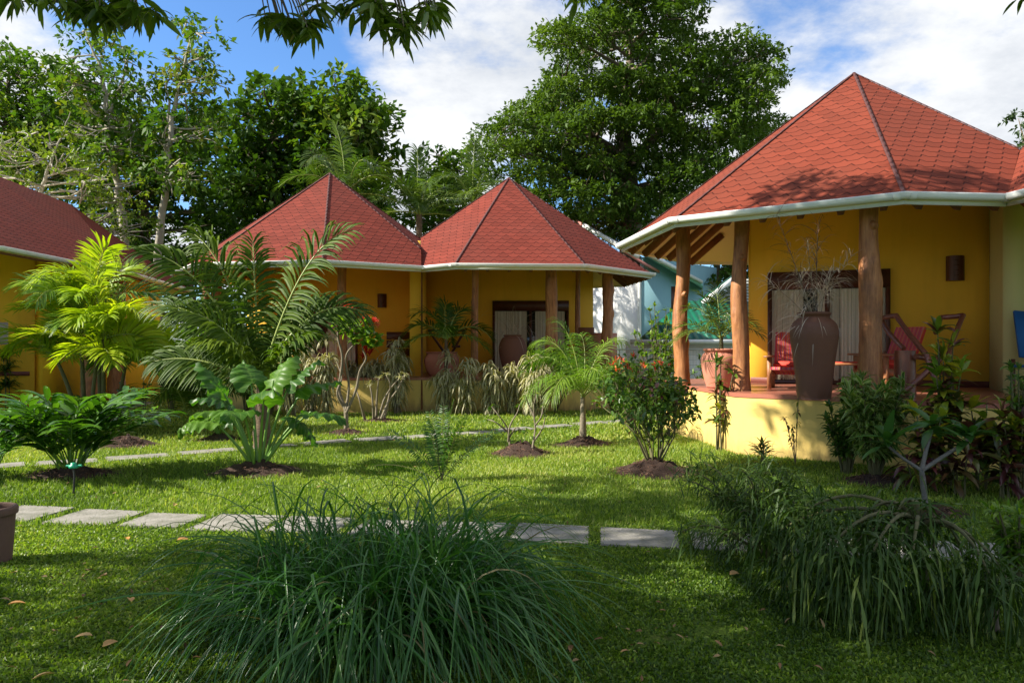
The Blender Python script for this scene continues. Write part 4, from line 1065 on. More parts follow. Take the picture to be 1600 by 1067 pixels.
# ================================================================ striped canes along the terrace
def cane_plant(x, y, label, hgt, heads, L=.46, W=.034, lean=.3):
    """bare canes, a silvery arching head on each, older leaves hanging below it"""
    b = at(x, y); root = thing('striped_cane', label, 'cane plant', b, 'striped cane plants along the terrace'); s = MB(); l = MB()
    for k in range(heads):
        a = rng.uniform(0, 6.28); top = b+np.array([math.cos(a)*lean*rng.uniform(.3, 1.1), math.sin(a)*lean*.6, hgt*rng.uniform(.55, .92)]) if k else b+np.array([rng.normal()*.05, 0, hgt])
        pts = curve3(b+np.array([rng.normal()*.06, rng.normal()*.06, -.05]), (b+top)/2+np.array([rng.normal()*.1, 0, 0]), top, 10)
        tube(s, pts, np.linspace(.018, .011, 10), 6, rough=.08)
        rosette(l, top, 30, L, W, 48, 1.7, P_STRAP, 7, fold=.4, spread=1.2, var=rng.uniform(.55, 1, 30))
        for q in (1, 2, 3): rosette(l, pts[-1-2*q], 13-2*q, L*.9, W*.85, 8, 2.6, P_STRAP, 6, fold=.4, spread=1.2, var=rng.uniform(0, .5, 13-2*q))
    s.build('cane', G['cane_stem'], root); l.build('foliage', G['cane'], root)
lab = ['striped cane plant with %s' % t for t in (
 'dense tan skirt beside the big palm', 'tall shaggy heads left of the red flowers', 'arching silver head before the curtained door', 'low brown tangle behind the red flowered tree', 'upright silvery head below the wooden screen',
 'wide pale head left of the downpipe', 'big drooping head right of the downpipe', 'narrow upright head left of the thin post', 'low spreading head right of the thin post', 'green tinged head under the sliding door', 'drooping head touching the fine leaved palm')]
for (x, y, h, n), lb in zip([(455, 650, 1.25, 8), (485, 648, 1.60, 7), (512, 650, 1.68, 7), (545, 640, 1.05, 14), (580, 642, 1.1, 14), (622, 646, 1.66, 8), (696, 646, 1.28, 6), (731, 648, 1.16, 4), (768, 648, 1.06, 6), (797, 647, 1.0, 5), (836, 650, 1.2, 7)], lab):
    cane_plant(x, y, lb, h, n)
# shrub hedge fringe below the canes
# bushy yellow green plant
b = at(868, 646); root = thing('ribbon_bush', 'rounded yellow green bush with drooping thin leaves left of the fine leaved palm', 'bush', b)
s = MB(); l = MB()
for k in range(30):
    a = rng.uniform(0, 6.28); r_ = rng.uniform(.1, .55); top = b+np.array([math.cos(a)*r_, math.sin(a)*r_*.6, rng.uniform(.75, 1.55)-r_*.4])
    tube(s, curve3(b, (b+top)/2+np.array([0, 0, .2]), top, 6), np.linspace(.014, .006, 6), 5); rosette(l, top, 36, .34, .024, 35, 1.2, P_LANCE, 4, spread=1.4)
s.build('stem', G['stem'], root); l.build('foliage', G['areca_d'], root)

# ================================================================ branching small trees and shrubs
def branchy(root, b, levels, L0, r0, spread, leaf, up=.5, n0=3, side=None, jitter=.2, stem='stem', nchild=(2, 3), lf=None, seedtip=None, shrink=.72):
    s = MB(); tips = []
    def rec(p, d, L, r, k):
        q = p+d*L; mid = (p+q)/2+rng.normal(size=3)*L*jitter*.4; pts = curve3(p, mid, q, 5); tube(s, pts, np.linspace(r, r*.7, 5), 6, rough=.05)
        tips.append((q, d, k))
        if k <= 0: return
        for _ in range(rng.integers(nchild[0], nchild[1]+1)):
            dd = nrm(d+rdir(1, up)[0]*spread); rec(q, dd, L*rng.uniform(.8, 1.1)*shrink, r*.68, k-1)
    for i in range(n0):
        a = 6.28*i/n0+rng.uniform(-.4, .4); d = nrm(np.array([math.cos(a)*spread, math.sin(a)*spread, 1.1])+(np.array(side) if side is not None else 0)); rec(b+rng.normal(size=3)*.03*np.array([1, 1, 0]), d, L0*rng.uniform(.8, 1.1), r0, levels)
    s.build('branches', G[stem], root); return tips
# red flowered pagoda tree
mb0 = mound(541, 677, .42, .07, 'flat mulch mound under the red flowered small tree', .3)
root = thing('pagoda_flower_tree', 'thin many stemmed small tree topped with red flower heads and bright leaves', 'flowering tree', mb0)
s = MB(); D_ = mb0[1]
for P in ([(541, 672), (540, 640), (530, 610), (535, 560), (528, 520), (545, 480)], [(541, 645), (556, 610), (562, 580), (572, 560), (566, 540), (574, 505)], [(541, 640), (545, 600), (540, 560), (552, 540), (565, 535)], [(540, 640), (527, 615), (534, 590), (526, 565)]):
    pts = catmull([px(x, y, D_+rng.normal()*.06) for x, y in P], 5); tube(s, pts, np.linspace(.045 if P[0][1] > 660 else .028, .010, len(pts)), 7, rough=.06)
s.build('stem', G['cane_stem'], root)
l = MB(); fl = []
for (x, y, r) in ((543, 512, .2), (560, 522, .24), (575, 528, .24), (570, 508, .16), (535, 505, .14), (583, 540, .12)):
    c = px(x, y, D_+rng.normal()*.1); n = int(60*r/.2); P = c+rdir(n)*r*np.array([1, 1, .6])*rng.random((n, 1))**.4
    strips(l, P, nrm(P-c+rdir(n)*.1+np.array([0, 0, .1])), rng.uniform(.09, .15, n), rng.uniform(.07, .1, n), 4, .5, prof=P_OVAL, fold=.15, tilt=.4)
l.build('foliage', G['areca_d'], root)
for (x, y, r) in ((545, 483, .12), (572, 501, .12), (584, 504, .11)):
    mb = MB(); c = px(x, y, D_-.05); n = int(300*r/.13); mb.add(c+rdir(12)*.02, [[0, 1, 2], [1, 2, 3], [2, 3, 4]]); d = rdir(n, .4); P = c+d*r*np.array([1, 1, .7])*rng.uniform(.15, 1, (n, 1))
    diamonds(mb, P, d+rdir(n)*.5, .045, .013, .1); mb.build('flower_head', G['red'], root)
b = at(566, 640)
root = thing('red_cordyline', 'small crimson leaved plant behind the red flowered tree', 'plant', (b[0], b[1], 0)); l = MB()
for (x, y) in ((572, 548), (566, 560), (577, 555)):
    rosette(l, px(x, y, b[1]+.3), 14, .32, .045, 60, .5, P_LANCE, 4, fold=.3)
l.build('foliage', G['red'], root); s = MB(); tube(s, [[b[0], b[1], 0], px(568, 560, b[1]+.3)], .015, 6); s.build('stem', G['cane_stem'], root)
# multi stemmed bare shrub
mb0 = mound(597, 658, .5, .06, 'flat mulch patch under the bare forked shrub', .25)
root = thing('forked_shrub', 'almost bare shrub of pale forked stems right of the red flowered tree', 'shrub', mb0); s = MB(); l = MB()
for P in ([(592, 655), (600, 625), (612, 605), (625, 590)], [(600, 655), (608, 620), (610, 600), (603, 585)], [(584, 655), (582, 625), (578, 600)], [(588, 655), (589, 620), (592, 590)], [(570, 655), (562, 625), (555, 605)], [(595, 655), (606, 630), (622, 607), (632, 585)]):
    pts = catmull([px(x, y, mb0[1]+rng.normal()*.1) for x, y in P], 5); tube(s, pts, np.linspace(.03, .012, len(pts)), 6, rough=.06); rosette(l, pts[-1], 16, .16, .02, 30, .8, P_LANCE, 3)
s.build('branches', G['cane_stem'], root); l.build('foliage', G['cane'], root)

# sparse shrub pair on the mound
mb0 = mound(815, 710, .52, .17, 'tall dark mulch mound under two nearly bare saplings', .42)
for P_all, lb in (([[(797, 700), (793, 670), (780, 650), (768, 635)], [(794, 690), (797, 665), (808, 645), (812, 632)], [(795, 685), (806, 668), (815, 672)], [(794, 675), (775, 660), (762, 655)]], 'left of the two nearly bare saplings on the tall dark mound'),
                  ([[(832, 700), (836, 670), (834, 640), (838, 615)], [(834, 690), (848, 668), (852, 648)], [(836, 665), (846, 650), (848, 632)], [(834, 650), (826, 632), (822, 620)]], 'right of the two nearly bare saplings on the tall dark mound')):
    root = thing('sapling', lb, 'sapling', (px(P_all[0][0][0], 0, mb0[1])[0], mb0[1], mb0[2]), 'saplings on the tall mound'); s = MB(); l = MB()
    for P in P_all:
        pts = catmull([px(x, y, mb0[1]+rng.normal()*.07) for x, y in P], 5); tube(s, pts, np.linspace(.016, .006, len(pts)), 6)
        rosette(l, pts[-1], 5, .12, .035, 20, .9, P_OVAL, 4)
    s.build('branches', G['cane_stem'], root); l.build('foliage', G['yellowish' if 'right' in lb else 'shrub'], root)
mb0 = mound(911, 695, .52, .12, 'reddish mulch mound under the fine leaved palm', .36)
# hibiscus-like shrub
mb0 = mound(1022, 738, .62, .16, 'wide dark mulch mound under the red bracted bush', .5)
root = thing('flowering_bush', 'open twiggy bush with small red bracts before the terrace corner', 'bush', mb0)
tips = branchy(root, mb0-np.array([0, 0, .1]), 3, .52, .014, .55, None, up=.55, n0=13, jitter=.15, nchild=(2, 3))
l = MB(); 
for q, d, k in tips:
    n = 3 if k else 7
    P = q+rng.normal(size=(n, 3))*.045; strips(l, P, rdir(n, .25), rng.uniform(.06, .12, n), rng.uniform(.03, .05, n), 3, .5, prof=P_OVAL, fold=.25, tilt=.5, mat=int(rng.random() < .22))
l.build('foliage', [G['shrub'], G['croton']], root)
ft = [t for t in tips if t[2] == 0 and t[0][2] > 1.25]; rng.shuffle(ft)
for q, d, k in ft[:16]:
    mb = MB(); n = 9; c = q+np.array([0, 0, .05]); strips(mb, c+rng.normal(size=(n, 3))*.012, rdir(n, 1.0), rng.uniform(.04, .08, n), .018, 3, .2, prof=P_LANCE, fold=.2); mb.build('flower', G['red' if rng.random() < .6 else 'orange'], root)
# dark variegated plant at terrace corner
def leafy_shrub(name, label, cat, b, h, w, n, ll, lw, mat, group=None, up=30, stems=6, prof=P_LANCE, droop=.6, spread=1.2, per=14, mat2=None, frac=.0):
    root = thing(name, label, cat, b, group); s = MB(); l = MB()
    for k in range(stems):
        a = rng.uniform(0, 6.28); r_ = w*rng.uniform(.15, 1); top = b+np.array([math.cos(a)*r_, math.sin(a)*r_*.8, h*rng.uniform(.6, 1)])
        pts = curve3(b+np.array([math.cos(a), math.sin(a), 0])*.05, b*.5+top*.5+np.array([0, 0, h*.1]), top, 8); tube(s, pts, np.linspace(.014, .007, 8), 6)
        for t in range(n):
            i = 7-t*7*.75/max(1, n); i0 = int(i); p = pts[i0]; rosette(l, p, per, ll, lw, up if t else up+15, droop, prof, 4, mat=1 if (mat2 and rng.random() < frac and t == 0) else 0, spread=spread)
    s.build('stem', G['stem'], root); l.build('foliage', [G[mat]]+([G[mat2]] if mat2 else []), root); return root
def atd(x, d):
    X = (x-800)/F*d; return np.array([X, d, float(gz(X, d))])
leafy_shrub('croton_shrub', 'upright dark leaved shrub beside the round pink pot', 'shrub', atd(1122, 11.4), 1.35, .25, 5, .24, .05, 'croton', stems=5, per=5, mat2='shrub', frac=.6)
leafy_shrub('leafy_shrub', 'small low plant against the foot of the pale terrace wall', 'shrub', atd(1195, 10.2), .28, .1, 2, .25, .03, 'croton', stems=3, per=7)
b = atd(1243, 10.1); root = thing('withered_plant', 'thin withered brown flower stalks before the terrace wall', 'plant', b); s = MB(); l = MB()
for (dx, h) in ((-.10, .62), (.03, .98), (-.03, .5)):
    pts = curve3(b, b+np.array([dx*.5, 0, h*.5]), b+np.array([dx*1.4, 0, h]), 8); tube(s, pts, .006, 5)
    for i in (4, 5, 6, 7): strips(l, pts[[i]*5], rdir(5), .10, .025, 3, .9, fold=.2)
s.build('stem', G['bark'], root); l.build('foliage', G['croton'], root)
# round bushes right
mb0 = mound(1368, 752, .42, .08, 'dark mulch mound under the round leafy bush', .3)
leafy_shrub('round_bush', 'dense round bush of small leaves before the terrace', 'bush', mb0, 1.12, .5, 9, .2, .04, 'shrub_w', stems=34, per=10, spread=1.6)
leafy_shrub('round_bush', 'dark dense bush touching the terrace beside the tall urn', 'bush', atd(1322, 9.5), 1.0, .32, 7, .14, .04, 'shrub', stems=16, per=9, spread=1.6)
leafy_shrub('round_bush', 'small round leafy bush at the right edge in front of the partition', 'bush', atd(1592, 8.2), 1.35, .2, 3, .12, .03, 'shrub', stems=16, per=9, spread=1.6)
for (x, d, h, w, st, lb) in ((1478, 8.6, 1.75, .18, 7, 'tallest croton with yellow green top and maroon leaves'), (1452, 8.5, .85, .2, 5, 'croton with broad green centre below the tallest one'), (1532, 8.4, .95, .2, 5, 'dark croton between the tallest one and the right edge'), (1590, 8.1, .95, .22, 6, 'maroon croton at the right edge of the photo')):
    leafy_shrub('croton_shrub', lb, 'shrub', atd(x, d), h, w, 4, .27, .082, 'croton', 'crotons along the right terrace', stems=st, per=8, mat2='croton_y', frac=.45, up=30)
for i, (x, d) in enumerate(((1432, 8.45), (1500, 8.2), (1568, 7.95))):
    leafy_shrub('cordyline', 'maroon cordyline, %s from the left in the wall foot row' % ('first', 'second', 'third', 'fourth', 'fifth')[i], 'plant', atd(x, d), .45, .12, 2, .34, .07, 'cordy', 'cordylines along the right terrace foot', stems=3, per=6, up=15, droop=.8)
# frangipani
mb0 = mound(1460, 803, .33, .08, 'mulch mound under the young frangipani', .26)
root = thing('frangipani', 'young frangipani with a grey forked stem and long leaf whorls', 'frangipani tree', mb0); s = MB(); l = MB(); D_ = mb0[1]
for P, r0 in (([(1446, 800), (1444, 765), (1440, 735)], .032), ([(1440, 735), (1448, 700), (1456, 672)], .022), ([(1440, 735), (1475, 712), (1514, 688)], .022), ([(1440, 735), (1410, 715), (1385, 695)], .018)):
    pts = catmull([px(x, y, D_+(i*.1 if P[0][1] < 750 else 0)) for i, (x, y) in enumerate(P)], 6); tube(s, pts, np.linspace(r0, r0*.75, len(pts)), 9, rough=.04)
    if P[0][1] < 750: rosette(l, pts[-1]+np.array([0, 0, .03]), 15, .38, .085, 14, .45, P_LANCE, 6, fold=.25, spread=1.2)
s.build('stem', barkmat('grey frangipani bark', (.09, .085, .07), (.19, .18, .155), (6, 6, 18), .4), root); l.build('foliage', G['fran'], root)
mb0 = mound(222, 652, .35, .04, 'small mulch patch under the thin seedling by the left bungalow', .25)
leafy_shrub('seedling', 'thin dark seedling near the short path by the left bungalow', 'plant', mb0, .95, .22, 4, .12, .05, 'shrub', stems=3, per=5, mat2='croton', frac=.6)
b = at(12, 645); leafy_shrub('small_dracaena', 'spiky dark plant against the left bungalow wall', 'plant', b, 1.55, .12, 3, .42, .03, 'shrub', stems=3, per=22, prof=P_STRAP, up=30, droop=.8)
b = at(-4, 648); leafy_shrub('round_bush', 'little round bush at the left edge by the wall', 'bush', b, .75, .25, 4, .12, .05, 'shrub', stems=10, per=8, spread=1.6)
for i, (x, y, h) in enumerate(((268, 640, 1.3), (385, 645, 1.6), (420, 650, 1.3))):
    leafy_shrub('leafy_shrub', ('dark shrub in the gap left of the big palm', 'shrub with red tips right behind the big palm', 'tan shrub under the big palm fronds')[i], 'shrub', at(x, y), h, .45, 6, .2, .045, ('shrub', 'shrub', 'cane')[i], stems=14, per=8, mat2=('orange', 'red', 'orange')[i], frac=.06)
# shrubs and vine between middle house and post, in front of white house
b = atd(1030, 17.0); leafy_shrub('garden_tree', 'slender bright leaved small tree before the turquoise wall', 'tree', b, 2.6, .75, 8, .13, .05, 'areca_d', stems=24, per=6, spread=1.6)
b = atd(985, 15.5); leafy_shrub('leafy_shrub', 'green shrub left of the slender small tree', 'shrub', b, 1.2, .6, 7, .16, .04, 'shrub', stems=18, per=8, spread=1.6)
for i, (x, d, h) in enumerate(((1045, 14.6, .9), (1000, 16.5, 1.0), (1095, 15.4, .9), (1110, 17.5, 1.3), (960, 18.0, .9))):
    leafy_shrub('leafy_shrub', ('low shrub at the left foot of the near terrace', 'low shrub by the end of the far path', 'leafy plant behind the leftmost log post', 'dark shrub before the shed wall', 'flowering shrub at the middle terrace end')[i], 'shrub', atd(x, d), h, .5, 5, .15, .045, 'shrub', stems=16, per=8, mat2='orange', frac=.05, spread=1.6)

# ================================================================ fern
b = at(690, 752); root = thing('fern', 'upright dark fern with saw edged fronds behind the lemongrass', 'fern', b)
for (az, el, L) in [(95, 82, .95), (60, 78, .9), (125, 80, .9), (5, 52, 1.0), (178, 55, .95), (165, 22, 1.05), (330, 80, .85), (45, 82, 1.05), (20, 75, .9), (150, 78, .75)]:
    frond(b, rad(az+rng.normal()*8), rad(el), L*.95, .35, 34, .115, .020, 'fern', parent=root, ldroop=.2, vee=.05, rr=.006, K=2, a0=82, a1=60, t0=.15, mat2='stem', roll=rng.normal()*.8)

# ================================================================ lemongrass
b = at(592, 985); root = thing('lemongrass_clump', 'huge arching lemongrass clump in the shady foreground', 'grass clump', b)
def lemongrass(n, a0, a1, Lr, el_r, dr, w, rad_=.26):
    az = rng.uniform(0, 2*np.pi, n); r_ = rad_*np.sqrt(rng.random(n)); P = b+np.stack([r_*np.cos(az)*1.6, r_*np.sin(az), np.zeros(n)], 1)
    az2 = az+rng.normal(size=n)*.5; el = np.radians(rng.uniform(*el_r, n))
    D = np.stack([np.cos(el)*np.cos(az2), np.cos(el)*np.sin(az2), np.sin(el)], 1)
    mb = MB(); strips(mb, P, D, rng.uniform(*Lr, n), rng.uniform(w*.7, w*1.2, n), 13, rng.uniform(*dr, n), prof=P_STRAP, fold=.45, tilt=.8, var=rng.beta(1.6, 3, n), lat=rng.normal(size=(n, 3))*np.array([.45, .45, .15])); return mb
lemongrass(1700, 0, 0, (.75, 1.65), (40, 88), (.9, 2.6), .0135, .38).build('blade_mass', G['lemon'], root)
lemongrass(260, 0, 0, (.55, .98), (60, 88), (.3, 1.2), .014, .34).build('upright_blades', G['lemon'], root)
lemongrass(35, 0, 0, (.9, 1.35), (35, 75), (.9, 1.5), .012, .4).build('dry_blades', leafmat('dry grass blade', [(.14, .13, .05), (.25, .21, .10)], .3, .5), root)

# ================================================================ weeping ribbon plant on the stump
def weeping():
    b = px(1452, 0, 4.75); b[2] = 0; root = thing('weeping_shrub', 'shaggy dark shrub with long hanging ribbon stems in the right foreground', 'shrub', b, )
    s = MB(); heads = []
    tr = [([1452, 1452, 1440], [1090, 960, 850], .05)]
    tube(s, catmull([b+np.array([.0, 0, -.05]), b+np.array([-.05, .05, .35]), b+np.array([-.1, 0, .72])], 6), np.linspace(.06, .035, 13), 8, rough=.1)
    tops = []
    for (x, y, d) in ((1400, 805, 4.7), (1345, 812, 4.8), (1452, 822, 4.7), (1262, 795, 4.9), (1215, 830, 5.0), (1505, 870, 4.6), (1365, 860, 4.4), (1300, 850, 4.5), (1545, 895, 4.3), (1580, 915, 4.3), (1425, 870, 4.4), (1290, 900, 4.7), (1380, 920, 4.5), (1470, 930, 4.6), (1240, 880, 5.0)):
        q = px(x, y, d); tops.append(q); tube(s, curve3(b+np.array([-.08, 0, .55]), (b+q)/2+np.array([0, 0, .55]), q, 9), np.linspace(.018, .007, 9), 6, rough=.08)
    s.build('branches', G['stem'], root)
    mb = MB()
    for q in tops:
        n = int(rng.uniform(65, 125)); P = q+rng.normal(size=(n, 3))*np.array([.10, .10, .05]); D = rdir(n, .1); D[:, 2] = D[:, 2]*.8+.1
        strips(mb, P, D, rng.uniform(.2, .62, n), rng.uniform(.006, .014, n), 14, rng.uniform(1.0, 6, n), prof=lambda t: P_STRAP(t)*(1+.45*np.sin(t*60)), fold=.3, var=rng.beta(2, 3, n), wave=.6, lat=rng.normal(size=(n, 3))*.5)
    mb.build('ribbon_stems', G['weep'], root)
    mb = MB()
    for q in tops[:7]:
        n = 5; P = q+rng.normal(size=(n, 3))*np.array([.12, .1, .02])-np.array([0, .1, .1]); D = rdir(n, 0); D[:, 1] -= .8; D[:, 2] = -.2
        strips(mb, P, D, rng.uniform(.4, .8, n), .014, 16, 4, prof=lambda t: P_STRAP(t)*(1+.45*np.sin(t*70)), fold=.3, wave=.5)
    mb.build('young_ribbon', G['weep_y'], root)
weeping()
# feathery shrub left of it
b = at(1215, 880); root = thing('feathery_shrub', 'fine leaved feathery shrub left of the weeping shrub', 'shrub', b)
s = MB(); l = MB()
for k in range(30):
    top = px(rng.uniform(1050, 1300), rng.uniform(715, 850), rng.uniform(5.2, 6.4)); 
    pts = curve3(b+rng.normal(size=3)*.04*np.array([1, 1, 0]), b*.4+top*.6+np.array([0, 0, .25]), top, 10); tube(s, pts, np.linspace(.012, .004, 10), 5)
    for i in range(3, 10):
        n = 16; strips(l, pts[[i]*n]+rng.normal(size=(n, 3))*.04, nrm(rdir(n, -.1)+nrm(pts[i]-pts[i-1])*.5), rng.uniform(.09, .2, n), rng.uniform(.006, .013, n), 5, rng.uniform(.3, 1.2, n), prof=P_LANCE, fold=.2)
s.build('branches', G['stem'], root); l.build('foliage', G['weep'], root)
# stump post at the right foreground
b = px(1552, 0, 4.5); b[2] = 0
mb = MB(); tube(mb, catmull([[b[0], b[1], -.1], [b[0]-.03, b[1], .2], [b[0]-.02, b[1]+.03, .36]], 8), [.055, .048, .043, .046, .03], 14, rough=.10)
tag(mb.build('tree_stump', G['bark'], org=b), 'thin brown tree stump at the bottom right corner', 'stump')
b2 = at(1590, 905); leafy_shrub('leafy_shrub', 'bright small leaved shrub at the right edge above the stump', 'shrub', b2, .55, .3, 5, .12, .025, 'areca_d', stems=16, per=9, spread=1.6)
# ================================================================ pots and furniture
def pot_obj(name, label, cat, loc, prof, mat, wob=0):
    mb = MB(); lathe(mb, catmull(np.array([[r, z, 0] for r, z in prof]), 4)[:, :2], (loc[0], loc[1], loc[2]), 40, wob=wob)
    return tag(mb.build(name, mat, org=loc), label, cat)
urnm = paint('dark brown urn clay', (.135, .052, .026), .5, .65, .3, 3); terram = paint('pink terracotta', (.52, .20, .13), .35, .8, .15, 2)
d = 9.95; X = (1272-800)/F*d; ub = (X, d, TR)
k = d/F
prof = [(0, .0), (30*k, .0), (33*k, .01), (34*k, 6*k), (38*k, 50*k), (36*k*1.0, 78*k), (37*k, 95*k), (36*k, 112*k), (30*k, 122*k), (22*k, 128*k), (21*k, 130*k), (25*k, 134*k), (25*k, 138*k), (20*k, 138*k), (18*k, 130*k), (16*k, 110*k), (0, 100*k)]
prof = [(0, 0), (23*k, 0), (25*k, 2*k), (27*k, 25*k), (31*k, 60*k), (35.5*k, 92*k), (36*k, 104*k), (33*k, 116*k), (25*k, 124*k), (22*k, 127*k), (25*k, 131*k), (25*k, 134*k), (21*k, 134*k), (19*k, 126*k), (18*k, 110*k), (0, 104*k)]
pot_obj('tall_urn', 'tall dark brown clay urn on the terrace between two log posts', 'urn', ub, prof, urnm)
root = thing('dry_reeds', 'dry feathery reeds standing in the tall brown urn', 'dried reeds', (ub[0], ub[1], TR+.9)); n = 0
tip0 = np.array([ub[0], ub[1], TR+1.0])
for (x, y, rr) in ((1213, 338, .006), (1278, 352, .007), (1262, 380, .005), (1302, 425, .005), (1195, 440, .004), (1330, 400, .004), (1245, 430, .004), (1290, 440, .004)):
    e = px(x, y, d+rng.normal()*.15); pts = curve3(tip0+rng.normal(size=3)*.05, (tip0*.6+e*.4)+np.array([0, 0, .1]), e, 12); mb = MB(); tube(mb, pts, np.linspace(rr, rr*.35, 12), 5, mat=1)
    for i in range(3, 12):
        m = 7; t = nrm(pts[min(i+1, 11)]-pts[i-1]); D = nrm(rdir(m)*.9+t*.8); strips(mb, pts[[i]*m], D, rng.uniform(.16, .42, m), .006, 7, rng.uniform(.4, 1.4, m), prof=P_STRAP)
    mb.build('reed', [G['dry'] if y > 360 else G['mulch'], G['bark']], root)
mb = MB(); m = 40; D = rdir(m, .9); D[:, 0] -= .45; strips(mb, tip0+rng.normal(size=(m, 3))*.04, D, rng.uniform(.4, .85, m), .009, 9, rng.uniform(.7, 1.7, m), prof=P_STRAP); mb.build('plume', G['dry'], root)
# round pink pot with palm
d2 = 12.3; X = (1127-800)/F*d2; pbp = (X, d2, TR); k = d2/F
pot_obj('round_pot', 'round pink terracotta pot on the terrace between the log posts', 'pot', pbp, [(0, 0), (20*k, 0), (24*k, 6*k), (29*k, 26*k), (31*k, 44*k), (27*k, 53*k), (24*k, 55*k), (27*k, 58*k), (27*k, 60*k), (23*k, 60*k), (22*k, 50*k), (0, 46*k)], terram)
palm('potted_palm', 'small feather palm growing in the round pink pot', (X, d2, TR+.45), .35, .04,
     [(170, 65, .9, 1), (190, 40, 1, 1.2), (150, 30, .9, 1.2), (90, 78, 1, .6), (45, 60, .9, 1), (10, 40, .8, 1.2), (330, 55, .7, 1.2), (240, 55, .8, 1.2), (120, 70, 1, .7), (200, 20, .9, .9)],
     'coco', .95, 22, .26, .022, cat='potted palm', droop=.7, trunk='stem', rr=.010)
# pots on the middle terrace
p = px(801, 0, 20.0); pot_obj('tall_urn', 'rounded brown urn in front of the middle sliding door', 'urn', (p[0], p[1], TM), [(0, 0), (.2, 0), (.24, .1), (.34, .5), (.36, .75), (.28, .95), (.22, 1.0), (.25, 1.04), (.2, 1.04), (.18, .9), (0, .85)], paint('red brown clay', (.22, .09, .055), .3))
mb = MB(); m = 46; p0 = np.array([p[0], p[1], TM+1.0]); D = rdir(m, 1.4); strips(mb, p0+rng.normal(size=(m, 3))*.05, D, rng.uniform(.6, 1.7, m), .010, 10, rng.uniform(.7, 1.7, m), prof=P_STRAP); tag(mb.build('dry_reeds', G['dry'], org=p0), 'dry drooping reeds in the middle terrace urn', 'dried reeds')
p = px(690, 0, 19.9); pot_obj('round_pot', 'pink round pot behind the canes on the middle terrace', 'pot', (p[0], p[1], TM), [(0, 0), (.3, 0), (.42, .2), (.45, .42), (.38, .55), (.42, .6), (.36, .6), (.3, .45), (0, .4)], terram)
# stick frame behind it (folding stand)
def sticks(name, label, cat, base, bars, mat, r=.03, group=None):
    root = thing(name, label, cat, base, group)
    for nm, a, b_ in bars:
        mb = MB(); pts = catmull([a, (np.array(a)+np.array(b_))/2+rng.normal(size=3)*.012, b_], 4); tube(mb, pts, r, 8, rough=.05); mb.build(nm, M[mat], root)
    return root
q = lambda x, y, d: px(x, y, d)
sticks('folding_stand', 'dark wooden folding frame on the middle terrace behind the small palm', 'stand', (q(698, 0, 20.5)[0], 20.5, TM),
       [('leg', q(669, 515, 20.4), q(722, 592, 20.8)), ('leg', q(727, 515, 20.4), q(684, 592, 20.8)), ('rail', q(669, 516, 20.4), q(727, 516, 20.4)), ('rail', q(706, 541, 20.5), q(719, 541, 20.5))], 'darkwood', .035)
